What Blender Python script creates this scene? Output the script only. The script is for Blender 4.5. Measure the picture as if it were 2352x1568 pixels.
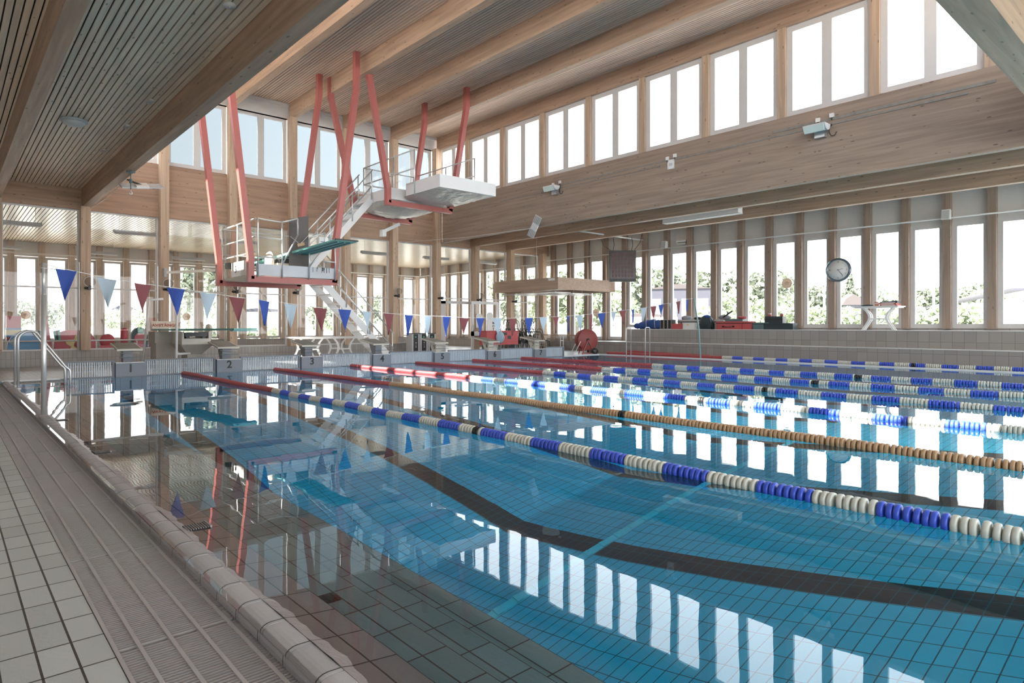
import bpy, math, random
from mathutils import Vector, Matrix
random.seed(7)
# ------------------------------------------------------------------ frame, camera, light (top of script)
# All lengths below are written in working units; the last lines scale the whole place by K to metres.
K = 0.8
for o in list(bpy.data.objects):
    bpy.data.objects.remove(o)
C = bpy.context.scene.collection
scn = bpy.context.scene
F, CX, Y0, TH, H = 1467.9, 1098.5, 747.85, 0.6976, 1.30
cd = bpy.data.cameras.new('camera'); cam = bpy.data.objects.new('camera', cd); C.objects.link(cam)
cd.sensor_width = 36.0; cd.lens = F / 2352 * 36
cd.shift_x = (1176 - CX) / 2352; cd.shift_y = -(784 - Y0) / 2352
cd.clip_start = .05; cd.clip_end = 500
cam.location = (0, 0, H); cam.rotation_euler = (math.pi / 2, 0, -TH)
scn.camera = cam
vs = scn.view_settings
vs.view_transform = 'Standard'; vs.look = 'None'; vs.gamma = 1; vs.exposure = 0.38; vs.use_curve_mapping = False
cy = scn.cycles
cy.use_denoising = True
cy.max_bounces = 10; cy.diffuse_bounces = 5; cy.glossy_bounces = 4; cy.transmission_bounces = 8; cy.transparent_max_bounces = 12
cy.sample_clamp_indirect = 12; cy.sample_clamp_direct = 0; cy.blur_glossy = 1.0
# world: hazy sky, brighter towards the long window side (+X)
w = bpy.data.worlds.new('sky'); scn.world = w; w.use_nodes = True
nt = w.node_tree; nt.nodes.clear()
def N(tree, typ, **kw):
    n = tree.nodes.new(typ)
    for a, b in kw.items():
        if a in n.inputs: n.inputs[a].default_value = b
        else: setattr(n, a, b)
    return n
SKY_MIN, SKY_SIDE, SKY_REAR = 2.6, 3.8, 3.9     # dim towards the glazed end, a bit brighter on the window side, raised behind the camera as added fill for the interior
tc = N(nt, 'ShaderNodeTexCoord'); sep = N(nt, 'ShaderNodeSeparateXYZ'); nt.links.new(tc.outputs['Generated'], sep.inputs[0])
def wm(op, a, b):
    n = N(nt, 'ShaderNodeMath', operation=op)
    for i, x in enumerate((a, b)):
        if isinstance(x, (int, float)): n.inputs[i].default_value = x
        else: nt.links.new(x, n.inputs[i])
    return n.outputs[0]
rear = wm('MAXIMUM', wm('ADD', wm('MULTIPLY', sep.outputs['X'], -.6), wm('MULTIPLY', sep.outputs['Y'], -.8)), 0.)
stren = wm('ADD', wm('ADD', wm('MULTIPLY', wm('POWER', rear, .7), SKY_REAR), SKY_MIN), wm('MULTIPLY', wm('MAXIMUM', sep.outputs['X'], 0.), SKY_SIDE))
mz = N(nt, 'ShaderNodeMapRange'); mz.inputs[1].default_value = 0; mz.inputs[2].default_value = .6
nt.links.new(sep.outputs['Z'], mz.inputs[0])
mx = N(nt, 'ShaderNodeMix', data_type='RGBA'); mx.inputs[6].default_value = (1, 1, 1, 1); mx.inputs[7].default_value = (.80, .91, 1.0, 1)
nt.links.new(mz.outputs[0], mx.inputs[0])
bg = N(nt, 'ShaderNodeBackground'); out = N(nt, 'ShaderNodeOutputWorld')
nt.links.new(mx.outputs[2], bg.inputs['Color']); nt.links.new(stren, bg.inputs['Strength']); nt.links.new(bg.outputs[0], out.inputs[0])
SUN = 34.0
sd = bpy.data.lights.new('sun', 'SUN'); sd.energy = SUN; sd.color = (1, .95, .87); sd.angle = math.radians(.7)
sun = bpy.data.objects.new('sun', sd); C.objects.link(sun)
sun.rotation_euler = Vector((1, -.3, -1.3)).to_track_quat('-Z', 'Y').to_euler(); sun.location = (-20, 10, 30)

# ------------------------------------------------------------------ mesh helper
class MB:
    def __init__(s): s.v = []; s.f = []; s.sm = []; s.mi = []; s.cur = 0
    def add(s, vs, fs, smooth=False):
        b = len(s.v); s.v += [tuple(p) for p in vs]
        for f in fs: s.f.append(tuple(b + i for i in f)); s.sm.append(smooth); s.mi.append(s.cur)
        return s
    def box(s, x0, x1, y0, y1, z0, z1):
        vs = [(x, y, z) for z in (z0, z1) for y in (y0, y1) for x in (x0, x1)]
        return s.add(vs, [(0, 2, 3, 1), (4, 5, 7, 6), (0, 1, 5, 4), (2, 6, 7, 3), (0, 4, 6, 2), (1, 3, 7, 5)])
    def bar(s, p, q, w, h, up=(0, 0, 1)):
        p, q = Vector(p), Vector(q); d = (q - p).normalized(); up = Vector(up)
        a = d.cross(up)
        if a.length < 1e-4: a = d.cross(Vector((1, 0, 0)))
        a.normalize(); b = a.cross(d).normalized()
        vs = [e + a * (i * w / 2) + b * (j * h / 2) for e in (p, q) for j in (-1, 1) for i in (-1, 1)]
        return s.add(vs, [(0, 2, 3, 1), (4, 5, 7, 6), (0, 1, 5, 4), (2, 6, 7, 3), (0, 4, 6, 2), (1, 3, 7, 5)])
    def tube(s, pts, r, n=8, close=False):
        pts = [Vector(p) for p in pts]; rings = []; m = len(pts); prev = None
        rr = r if isinstance(r, (list, tuple)) else [r] * m
        for i, p in enumerate(pts):
            if close: d = (pts[(i + 1) % m] - pts[i - 1]).normalized()
            else: d = ((pts[min(i + 1, m - 1)] - p).normalized() + (p - pts[max(i - 1, 0)]).normalized()).normalized()
            a = prev - d * prev.dot(d) if prev is not None else d.cross(Vector((0, 0, 1)))
            if a.length < 1e-3: a = d.cross(Vector((1, 0, 0)))
            a.normalize(); prev = a; b = d.cross(a)
            rings.append([p + (a * math.cos(2 * math.pi * k / n) + b * math.sin(2 * math.pi * k / n)) * rr[i] for k in range(n)])
        vs = [x for g in rings for x in g]; fs = []
        for i in range(m if close else m - 1):
            j = (i + 1) % m
            for k in range(n): fs.append((i * n + k, i * n + (k + 1) % n, j * n + (k + 1) % n, j * n + k))
        if not close: fs += [tuple(range(n - 1, -1, -1)), tuple((m - 1) * n + k for k in range(n))]
        return s.add(vs, fs, True)
    def lathe(s, prof, o, axis='z', n=20, smooth=True, caps=True):
        o = Vector(o); vs = []; fs = []
        for r, h in prof:
            for k in range(n):
                a = 2 * math.pi * k / n; c_, s_ = r * math.cos(a), r * math.sin(a)
                vs.append(o + Vector({'z': (c_, s_, h), 'x': (h, c_, s_), 'y': (c_, h, s_)}[axis]))
        for i in range(len(prof) - 1):
            for k in range(n): fs.append((i * n + k, i * n + (k + 1) % n, (i + 1) * n + (k + 1) % n, (i + 1) * n + k))
        if caps and prof[0][0] > 1e-4: fs.append(tuple(range(n - 1, -1, -1)))
        if caps and prof[-1][0] > 1e-4: fs.append(tuple((len(prof) - 1) * n + k for k in range(n)))
        return s.add(vs, fs, smooth)
    def prism(s, poly, a0, a1, axis='y'):
        n = len(poly); M = {'y': lambda u, v, t: (u, t, v), 'x': lambda u, v, t: (t, u, v), 'z': lambda u, v, t: (u, v, t)}[axis]
        vs = [M(u, v, t) for t in (a0, a1) for u, v in poly]
        fs = [tuple(range(n - 1, -1, -1)), tuple(range(n, 2 * n))] + [(i, (i + 1) % n, n + (i + 1) % n, n + i) for i in range(n)]
        return s.add(vs, fs)
    def ball(s, c, r, n=10, m=6, sq=(1, 1, 1), jit=0):
        vs = []; fs = []; c = Vector(c)
        for i in range(m + 1):
            t = math.pi * i / m
            for k in range(n):
                a = 2 * math.pi * k / n; q = 1 + jit * (random.random() - .5)
                vs.append(c + Vector((math.sin(t) * math.cos(a) * sq[0], math.sin(t) * math.sin(a) * sq[1], math.cos(t) * sq[2])) * r * q)
        for i in range(m):
            for k in range(n): fs.append((i * n + k, (i + 1) * n + k, (i + 1) * n + (k + 1) % n, i * n + (k + 1) % n))
        return s.add(vs, fs, True)
    def mesh(s, name, mats):
        me = bpy.data.meshes.new(name); me.from_pydata(s.v, [], s.f); me.update()
        me.polygons.foreach_set('use_smooth', s.sm)
        if not isinstance(mats, (list, tuple)): mats = [mats]
        for m in mats: me.materials.append(m)
        if len(mats) > 1: me.polygons.foreach_set('material_index', s.mi)
        return me
WL = {}
def put(me, name, parent=None, world=True):
    o = bpy.data.objects.new(name, me); C.objects.link(o)
    if parent:
        o.parent = parent
        pw = WL.get(parent.name, Vector((0, 0, 0)))
        if world: o.location = -pw; WL[o.name] = Vector((0, 0, 0))
        else: WL[o.name] = pw
    return o
def tag(o, label=None, cat=None, group=None, kind=None):
    for k_, v_ in (('label', label), ('category', cat), ('group', group), ('kind', kind)):
        if v_: o[k_] = v_
    return o
def build(mb, name, mat, parent=None, world=True, **kw): return tag(put(mb.mesh(name, mat), name, parent, world), **kw)
def struct(mb, name, mat, **kw): return build(mb, name, mat, kind='structure', **kw)
def thing(name, loc, label, cat, group=None, rz=0):
    o = bpy.data.objects.new(name, None); C.objects.link(o); o.empty_display_size = .1
    o.location = loc; o.rotation_euler = (0, 0, rz); WL[o.name] = Vector(loc)
    return tag(o, label, cat, group)
def dup(o, parent=None, loc=None, rz=None, label=None, group=None):
    c = o.copy(); C.objects.link(c); c.parent = parent
    if loc is not None: c.location = loc; WL[c.name] = Vector(loc)
    if rz is not None: c.rotation_euler = (0, 0, rz)
    if label: c['label'] = label
    if group: c['group'] = group
    for ch in [x for x in C.objects if x.parent == o]: dup(ch, c)
    return c
def text(name, s, size, mat, loc, rot, parent=None, ext=.004, align='CENTER', bold=0, world=True):
    cu = bpy.data.curves.new(name, 'FONT'); cu.body = s; cu.size = size; cu.extrude = ext; cu.align_x = align; cu.align_y = 'CENTER'; cu.offset = bold
    t = bpy.data.objects.new(name, cu); C.objects.link(t)
    dg = bpy.context.evaluated_depsgraph_get(); me = bpy.data.meshes.new_from_object(t.evaluated_get(dg)); bpy.data.objects.remove(t)
    me.transform(Matrix.Translation(Vector(loc)) @ Matrix.Rotation(rot[2], 4, 'Z') @ Matrix.Rotation(rot[0], 4, 'X'))
    me.materials.clear(); me.materials.append(mat)
    return put(me, name, parent, world)

# ------------------------------------------------------------------ materials
def mat(name, col=(.5, .5, .5), rough=.5, metal=0., spec=.5, var=0., vs_=6., bump=0.):
    m = bpy.data.materials.new(name); m.use_nodes = True; t = m.node_tree; b = t.nodes['Principled BSDF']
    b.inputs['Base Color'].default_value = (*col, 1); b.inputs['Roughness'].default_value = rough; b.inputs['Metallic'].default_value = metal
    b.inputs['Specular IOR Level'].default_value = spec
    tc = N(t, 'ShaderNodeTexCoord'); mp = N(t, 'ShaderNodeMapping'); mp.inputs['Scale'].default_value = (1 / K,) * 3
    t.links.new(tc.outputs['Object'], mp.inputs[0])
    nz = N(t, 'ShaderNodeTexNoise'); nz.inputs['Scale'].default_value = vs_; nz.inputs['Detail'].default_value = 3
    t.links.new(mp.outputs[0], nz.inputs['Vector'])
    v = max(var, .04)
    mxn = N(t, 'ShaderNodeMix', data_type='RGBA'); mxn.inputs[6].default_value = (*[c * (1 - v) for c in col], 1); mxn.inputs[7].default_value = (*[min(1, c * (1 + v)) for c in col], 1)
    t.links.new(nz.outputs['Fac'], mxn.inputs[0]); t.links.new(mxn.outputs[2], b.inputs['Base Color'])
    if bump:
        bp = N(t, 'ShaderNodeBump'); bp.inputs['Strength'].default_value = bump; bp.inputs['Distance'].default_value = .05 if bump > .5 else .02
        t.links.new(nz.outputs['Fac'], bp.inputs['Height']); t.links.new(bp.outputs[0], b.inputs['Normal'])
    return m
def math_(t, op, a, b=None):
    n = N(t, 'ShaderNodeMath', operation=op)
    for i, x in enumerate((a, b)):
        if x is None: continue
        if isinstance(x, (int, float)): n.inputs[i].default_value = x
        else: t.links.new(x, n.inputs[i])
    return n.outputs[0]
def tile(name, col, grout, wu, wv, plane='xy', mort=.012, rough=.35, var=.08, ou=0., ov=0., stripes=None):
    """grid of tiles wu x wv (working units) on a plane; stripes=(period, centre, half width, colour) runs dark lane lines"""
    m = bpy.data.materials.new(name); m.use_nodes = True; t = m.node_tree; b = t.nodes['Principled BSDF']
    tc = N(t, 'ShaderNodeTexCoord'); sp = N(t, 'ShaderNodeSeparateXYZ'); t.links.new(tc.outputs['Object'], sp.inputs[0])
    u = math_(t, 'MULTIPLY', sp.outputs[plane[0].upper()], 1 / K); v = math_(t, 'MULTIPLY', sp.outputs[plane[1].upper()], 1 / K)
    def edge(x, wdt, off):
        fr = math_(t, 'FRACT', math_(t, 'DIVIDE', math_(t, 'ADD', x, 100 * wdt - off), wdt))
        return math_(t, 'LESS_THAN', math_(t, 'MULTIPLY', math_(t, 'MINIMUM', fr, math_(t, 'SUBTRACT', 1, fr)), wdt), mort / 2)
    g = math_(t, 'MAXIMUM', edge(u, wu, ou), edge(v, wv, ov))
    cb = N(t, 'ShaderNodeCombineXYZ'); t.links.new(math_(t, 'FLOOR', math_(t, 'DIVIDE', math_(t, 'SUBTRACT', u, ou), wu)), cb.inputs[0]); t.links.new(math_(t, 'FLOOR', math_(t, 'DIVIDE', math_(t, 'SUBTRACT', v, ov), wv)), cb.inputs[1])
    wn = N(t, 'ShaderNodeTexWhiteNoise', noise_dimensions='3D'); t.links.new(cb.outputs[0], wn.inputs[0])
    mxn = N(t, 'ShaderNodeMix', data_type='RGBA'); mxn.inputs[6].default_value = (*[c * (1 - var) for c in col], 1); mxn.inputs[7].default_value = (*[min(1, c * (1 + var)) for c in col], 1)
    t.links.new(wn.outputs[0], mxn.inputs[0]); cur = mxn.outputs[2]
    if stripes:
        per, cen, hw, sc, umin = stripes
        fr = math_(t, 'FRACT', math_(t, 'DIVIDE', math_(t, 'ADD', u, 100 * per - cen + per / 2), per))
        inn = math_(t, 'LESS_THAN', math_(t, 'MULTIPLY', math_(t, 'ABSOLUTE', math_(t, 'SUBTRACT', fr, .5)), per), hw)
        m2 = N(t, 'ShaderNodeMix', data_type='RGBA'); t.links.new(inn, m2.inputs[0]); t.links.new(cur, m2.inputs[6]); m2.inputs[7].default_value = (*sc, 1); cur = m2.outputs[2]
    m3 = N(t, 'ShaderNodeMix', data_type='RGBA'); t.links.new(g, m3.inputs[0]); t.links.new(cur, m3.inputs[6]); m3.inputs[7].default_value = (*grout, 1)
    t.links.new(m3.outputs[2], b.inputs['Base Color']); b.inputs['Roughness'].default_value = rough
    nz = N(t, 'ShaderNodeTexNoise'); nz.inputs['Scale'].default_value = 60; nz.inputs['Detail'].default_value = 4; t.links.new(tc.outputs['Object'], nz.inputs['Vector'])
    bp = N(t, 'ShaderNodeBump'); bp.inputs['Strength'].default_value = .35; bp.inputs['Distance'].default_value = .004
    t.links.new(math_(t, 'SUBTRACT', nz.outputs['Fac'], math_(t, 'MULTIPLY', g, 2.)), bp.inputs['Height']); t.links.new(bp.outputs[0], b.inputs['Normal'])
    return m
def wood(name, col, axis='y', knots=True, dark=.72, rough=.55, lam=.0):
    m = bpy.data.materials.new(name); m.use_nodes = True; t = m.node_tree; b = t.nodes['Principled BSDF']
    tc = N(t, 'ShaderNodeTexCoord'); mp = N(t, 'ShaderNodeMapping')
    sc = {'x': (.35, 7, 7), 'y': (7, .35, 7), 'z': (7, 7, .35)}[axis]; mp.inputs['Scale'].default_value = tuple(q / K for q in sc)
    t.links.new(tc.outputs['Object'], mp.inputs[0])
    nz = N(t, 'ShaderNodeTexNoise'); nz.inputs['Scale'].default_value = 1.6; nz.inputs['Detail'].default_value = 6; nz.inputs['Distortion'].default_value = .6
    t.links.new(mp.outputs[0], nz.inputs['Vector'])
    rp = N(t, 'ShaderNodeMapRange'); rp.inputs[1].default_value = .3; rp.inputs[2].default_value = .72; t.links.new(nz.outputs['Fac'], rp.inputs[0])
    mxn = N(t, 'ShaderNodeMix', data_type='RGBA'); mxn.inputs[6].default_value = (*[c * dark for c in col], 1); mxn.inputs[7].default_value = (*[min(1, c * 1.08) for c in col], 1)
    t.links.new(rp.outputs[0], mxn.inputs[0]); cur = mxn.outputs[2]
    if knots:
        mk = N(t, 'ShaderNodeMapping'); sk = {'x': (2.6, 7.5, 7.5), 'y': (7.5, 2.6, 7.5), 'z': (7.5, 7.5, 2.6)}[axis]; mk.inputs['Scale'].default_value = tuple(q / K for q in sk)
        t.links.new(tc.outputs['Object'], mk.inputs[0])
        vo = N(t, 'ShaderNodeTexVoronoi'); vo.inputs['Scale'].default_value = 1.0; t.links.new(mk.outputs[0], vo.inputs['Vector'])
        kn = math_(t, 'LESS_THAN', vo.outputs['Distance'], .12)
        m2 = N(t, 'ShaderNodeMix', data_type='RGBA'); t.links.new(math_(t, 'MULTIPLY', kn, .75), m2.inputs[0]); t.links.new(cur, m2.inputs[6]); m2.inputs[7].default_value = (*[c * .35 for c in col], 1); cur = m2.outputs[2]
    t.links.new(cur, b.inputs['Base Color']); b.inputs['Roughness'].default_value = rough; b.inputs['Specular IOR Level'].default_value = .3
    return m
def pane_mat(name, tr, refl=.06, tint=(1, 1, 1)):
    m = bpy.data.materials.new(name); m.use_nodes = True; t = m.node_tree; t.nodes.clear()
    o = N(t, 'ShaderNodeOutputMaterial'); tp = N(t, 'ShaderNodeBsdfTransparent'); gl = N(t, 'ShaderNodeBsdfGlossy'); mxs = N(t, 'ShaderNodeMixShader')
    tp.inputs[0].default_value = (*[tr * q for q in tint], 1); gl.inputs['Roughness'].default_value = .01
    lw = N(t, 'ShaderNodeLayerWeight'); lw.inputs[0].default_value = .5   # Schlick term, the same from both faces of the sheet
    fr = math_(t, 'ADD', math_(t, 'MULTIPLY', math_(t, 'POWER', lw.outputs['Facing'], 5), .9), .02)
    t.links.new(fr, mxs.inputs[0]); t.links.new(tp.outputs[0], mxs.inputs[1]); t.links.new(gl.outputs[0], mxs.inputs[2]); t.links.new(mxs.outputs[0], o.inputs[0])
    return m
WD = (.47, .315, .225)
M = dict(
    wood_y=wood('glulam_y', WD, 'y'), wood_x=wood('glulam_x', WD, 'x'), wood_z=wood('glulam_z', (.54, .39, .28), 'z'),
    slat=wood('slats', (.66, .49, .385), 'y', knots=False, dark=.78), slat_low=wood('slats_low', (.86, .71, .55), 'y', knots=True, dark=.8), slat_back=wood('slats_back', (.70, .58, .44), 'y', knots=False, dark=.85, rough=.3), void=mat('ceiling_void', (.04, .03, .028), .9),
    tile_deck=tile('deck_tile', (.46, .46, .445), (.05, .04, .036), .1255, .262, 'xy', .0095, .45, ou=.545 + 0, ov=.06),
    tile_back=tile('back_deck_tile', (.50, .50, .49), (.26, .25, .24), .1255, .262, 'xy', .008, .35),
    tile_wall=tile('riser_tile_y', (.31, .285, .265), (.20, .18, .17), .31, .36, 'yz', .014, .4, ov=.05), tile_wall_x=tile('riser_tile_x', (.33, .30, .275), (.17, .15, .14), .125, .25, 'xz', .01, .4),
    cope=tile('coping_tile', (.42, .39, .39), (.03, .025, .022), 10, .265, 'xy', .007, .6, ov=.062), ledge=tile('ledge_tile', (.24, .20, .195), (.03, .022, .02), .125, .265, 'xy', .008, .3, ou=.027, ov=.062),
    step=tile('step_tile', (.15, .22, .235), (.03, .025, .022), .125, .265, 'xy', .008, .3, ou=.027, ov=.062),
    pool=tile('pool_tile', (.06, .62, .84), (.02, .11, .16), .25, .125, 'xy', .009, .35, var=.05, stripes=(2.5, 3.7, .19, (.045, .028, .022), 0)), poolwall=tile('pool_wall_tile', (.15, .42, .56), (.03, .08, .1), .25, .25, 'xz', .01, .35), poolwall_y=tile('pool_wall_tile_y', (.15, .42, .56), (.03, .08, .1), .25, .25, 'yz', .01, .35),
    grate=mat('grate_plastic', (.27, .235, .225), .5, var=.08, vs_=3), under=mat('channel_dark', (.02, .018, .017), .8),
    white=mat('white_paint', (.74, .73, .72), .4), offwhite=mat('offwhite_panel', (.60, .57, .54), .55), frame=mat('window_frame', (.60, .58, .57), .4), frame_d=mat('glazing_bead', (.30, .29, .28), .4),
    steel=mat('brushed_steel', (.62, .62, .61), .3, .55), alu=mat('aluminium', (.60, .60, .60), .35, .8), red_steel=mat('salmon_steel', (.40, .115, .10), .4, var=.06), pipe=mat('white_pipe', (.75, .74, .73), .35),
    red=mat('red_plastic', (.42, .07, .075), .35), blue=mat('blue_plastic', (.05, .10, .58), .35), wht=mat('white_plastic', (.60, .60, .54), .35), tan=mat('tan_plastic', (.48, .30, .17), .4), black=mat('black_plastic', (.02, .02, .02), .4), cable=mat('steel_cable', (.5, .5, .5), .3, .8),
    fblue=mat('flag_blue', (.06, .11, .45), .7), flight=mat('flag_pale', (.55, .63, .70), .7), fred=mat('flag_maroon', (.27, .085, .095), .7),
    num=mat('numeral', (.015, .015, .015), .5), plate=mat('grey_plate', (.21, .22, .25), .5), panel=mat('slotted_panel', (.56, .62, .68), .45), concrete=mat('concrete', (.46, .43, .39), .8, var=.12, bump=.2), cream=mat('cream', (.62, .58, .50), .5),
    board=mat('board_green', (.16, .42, .38), .55), board_u=mat('board_teal', (.10, .34, .38), .45), tarp=mat('silver_tarp', (.66, .64, .60), .32, .35, bump=.9, vs_=4), matcover=mat('mat_cover', (.68, .67, .67), .5, bump=.4, vs_=2.5), darkpanel=mat('dark_panel', (.10, .09, .085), .6),
    glow=mat('lens_glass', (.62, .72, .68), .2), screen=mat('score_screen', (.035, .012, .014), .25, spec=.7), screen2=mat('score_digit', (.09, .02, .02), .4), paper=mat('paper', (.8, .8, .78), .7), orange=mat('sign_text', (.45, .12, .08), .6),
    tl=mat('rail_timber', (.42, .28, .20), .5), bagblue=mat('bag_blue', (.03, .08, .28), .8, bump=.5), dark=mat('dark_case', (.03, .045, .05), .5), tealc=mat('teal_case', (.10, .16, .17), .5), greyc=mat('grey_case', (.5, .5, .5), .5), caseed=mat('case_red', (.50, .09, .09), .45), cloth=mat('grey_cloth', (.35, .35, .38), .9, bump=.8),
    tred=mat('toy_red', (.60, .10, .13), .3), tblue=mat('toy_blue', (.06, .25, .50), .3), tyel=mat('toy_yellow', (.72, .60, .25), .3), tgrn=mat('toy_green', (.08, .42, .32), .4), torg=mat('toy_orange', (.62, .27, .18), .4),
    leaf=mat('leaves', (.20, .225, .17), .7, var=.5, vs_=1.2), leaf2=mat('leaves_light', (.27, .31, .21), .7, var=.35, vs_=1.2), bark=mat('bark', (.25, .22, .2), .9), ground=mat('pale_ground', (.50, .50, .46), .9, var=.15, vs_=.2), grass=mat('grass', (.22, .28, .14), .9, var=.3), barn=mat('barn_boards', (.045, .045, .06), .8), barnroof=mat('barn_roof', (.06, .05, .05), .8), bwhite=mat('pale_render', (.6, .6, .58), .8),
    bwood=wood('back_wood', (.56, .44, .35), 'z'), canopy=wood('canopy_veneer', (.47, .34, .26), 'y', knots=False, dark=.78),
)
def translucent(name, col, f=.5):
    m = bpy.data.materials.new(name); m.use_nodes = True; t = m.node_tree; b = t.nodes['Principled BSDF']; b.inputs['Base Color'].default_value = (*col, 1); b.inputs['Roughness'].default_value = .7
    tl_ = N(t, 'ShaderNodeBsdfTranslucent'); tl_.inputs[0].default_value = (*col, 1); mxs = N(t, 'ShaderNodeMixShader'); mxs.inputs[0].default_value = f
    nz = N(t, 'ShaderNodeTexNoise'); nz.inputs['Scale'].default_value = 8; bp = N(t, 'ShaderNodeBump'); bp.inputs['Strength'].default_value = .2; t.links.new(nz.outputs['Fac'], bp.inputs['Height']); t.links.new(bp.outputs[0], b.inputs['Normal'])
    t.links.new(b.outputs[0], mxs.inputs[1]); t.links.new(tl_.outputs[0], mxs.inputs[2]); t.links.new(mxs.outputs[0], t.nodes['Material Output'].inputs[0]); return m
M['sticker'] = translucent('sticker', (.60, .50, .42), .45)
for k_, c_ in (('fblue', (.05, .11, .45)), ('flight', (.55, .65, .73)), ('fred', (.30, .09, .10))): M[k_] = translucent('pennant_' + k_, c_, .3)
M['pane'] = pane_mat('clear_pane', .95); M['pane_end'] = pane_mat('tinted_pane', .43, tint=(.92, .975, 1)); M['pane_in'] = pane_mat('partition_pane', .97)
acr = pane_mat('acrylic_sheet', .95); M['acrylic'] = acr
# water: refracting surface, blue-green absorbing body
def water_mat():
    m = bpy.data.materials.new('pool_water'); m.use_nodes = True; t = m.node_tree; t.nodes.clear()
    o = N(t, 'ShaderNodeOutputMaterial'); g = N(t, 'ShaderNodeBsdfGlass'); g.inputs['IOR'].default_value = 1.33; g.inputs['Roughness'].default_value = 0
    va = N(t, 'ShaderNodeVolumeAbsorption'); va.inputs['Color'].default_value = (.20, .88, .99, 1); va.inputs['Density'].default_value = .20
    tc = N(t, 'ShaderNodeTexCoord'); nz = N(t, 'ShaderNodeTexNoise'); nz.inputs['Scale'].default_value = 2.2; nz.inputs['Detail'].default_value = 2
    t.links.new(tc.outputs['Object'], nz.inputs['Vector'])
    bp = N(t, 'ShaderNodeBump'); bp.inputs['Strength'].default_value = .045; bp.inputs['Distance'].default_value = .02
    t.links.new(nz.outputs['Fac'], bp.inputs['Height']); t.links.new(bp.outputs[0], g.inputs['Normal'])
    t.links.new(g.outputs[0], o.inputs[0]); t.links.new(va.outputs[0], o.inputs['Volume'])
    return m
M['water'] = water_mat()

# ------------------------------------------------------------------ layout constants
YW, XW = 24.5, 25.6            # inner faces of the glazed end wall and of the long window wall
YE, XN, XP = 18.5, 1.152, 22.6  # pool end, near waterline joint, far pool edge
YS = -12.0                      # unseen shallow end
ZL, ZH, ZB = 5.8, 10.2, 5.2     # low ceiling, high ceiling, underside of the low beams
YB0 = 2.35                      # hall side of the cross beam
GX = [3.62 + 2.38 * k for k in range(10)]
YB2 = 36.9
# ------------------------------------------------------------------ floor, grating, coping, pool
zf = -.05
m = MB()
m.box(-5, .545, YS - 2, YE + .15, zf - .1, zf)
struct(m, 'floor', M['tile_deck'])
m = MB(); m.box(.545, 1.08, YS, YE + .15, zf - .12, zf - .07); struct(m, 'floor_channel', M['under'])
m = MB(); m.box(-5, XW + .3, YE + .15, YW + .3, zf - .1, -.01); m.box(XP + .15, XW + .3, YS - 2, YE + .15, zf - .1, -.01); m.box(-5, XW + .3, YW + .3, YB2 + .3, zf - .1, -.01)
struct(m, 'floor_back', M['tile_back'])
m = MB(); y = -1.0; bars = [.552, .637, .758, .878, 1.0]; i = 0
while y < YE + .1:
    if abs((y + 1) % 1.32) > .02: m.box(.55, 1.05, y, y + .0105, zf - .02, zf)
    y += .0215 if y < 12 else .043
struct(m, 'floor_grating', M['grate'])
m = MB()
for x in bars: m.box(x - .008, x + .008, -1, YE + .1, zf - .028, zf + .003)
struct(m, 'floor_grating_bars', mat('grate_bars', (.40, .36, .35), .5))
# rounded coping along the near side, and the flat one round the rest
m = MB(); pr = [(1.05, -.07), (1.048, -.03), (1.052, -.01), (1.062, .004), (1.08, .011), (1.10, .013), (1.152, .011), (1.152, -.2), (1.05, -.2)]
for k in range(100):
    y0 = -4 + .265 * k + .062 - .062 + .0035
    if y0 + .25 < YE: m.prism([(a, b) for a, b in pr], y0 + .062 % .265, y0 + .258 + .062 % .265, 'y')
struct(m, 'trim_coping_near', M['cope'])
m = MB(); m.box(1.085, 1.15, -4, YE, -.2, .004); struct(m, 'trim_coping_joint', M['under'])
# shallow ledge that dips under the water: fine mesh so that the waterline wanders
m = MB(); nx, ny = 10, 460; x0, x1 = 1.152, 1.402
vsl = []
for j in range(ny + 1):
    y = -4 + (YE + 4) * j / ny
    for i in range(nx + 1):
        x = x0 + (x1 - x0) * i / nx; s_ = (x - x0) / (x1 - x0)
        z = .010 - .058 * s_ + .0035 * math.sin(y * 3.1) + .0025 * math.sin(y * 11.3 + 1) * math.sin(y * .9) + .0015 * math.sin(y * 37)
        vsl.append((x, y, z))
m.add(vsl, [(j * (nx + 1) + i, j * (nx + 1) + i + 1, (j + 1) * (nx + 1) + i + 1, (j + 1) * (nx + 1) + i) for j in range(ny) for i in range(nx)], True)
struct(m, 'pool_ledge', M['ledge'])
m = MB()
for (a, b, z) in ((1.402, 1.652, -.15), (1.652, 1.902, -.29), (1.902, 2.152, -.44)): m.box(a, b, -4, YE, -5.2, z)
m.box(1.0, 1.402, -4, YE, -5.2, -.06); m.box(1.0, 2.152, YS, -4, -5.2, -.44)
struct(m, 'pool_steps', M['step'])
# deep floor: shelves down towards the diving end
prof = [(YS, -1.5), (-1.0, -1.5), (5.0, -4.1), (6.6, -4.75), (YE, -4.75)]
m = MB()
for (ya, za), (yb, zb) in zip(prof[:-1], prof[1:]): m.add([(2.1, ya, za), (XP + .1, ya, za), (XP + .1, yb, zb), (2.1, yb, zb)], [(0, 1, 2, 3)])
struct(m, 'pool_floor', M['pool'])
m = MB(); m.box(1.0, XP, YE, YE + .15, -5, -.02); m.box(1.0, XP, YS - .2, YS, -5, -.02); struct(m, 'pool_end_wall', M['poolwall'])
m = MB(); m.box(XP, XP + .15, YS, YE + .15, -5, -.02); struct(m, 'pool_side_wall', M['poolwall_y'])
m = MB(); m.box(XP - .02, XP + .18, YS, YE + .2, -.03, .03); m.box(1.05, 2.2, YE - .02, YE + .2, -.03, .015); m.box(20.2, XP, YE - .02, YE + .2, -.03, .03)
struct(m, 'trim_coping_far', M['white'])
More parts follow.
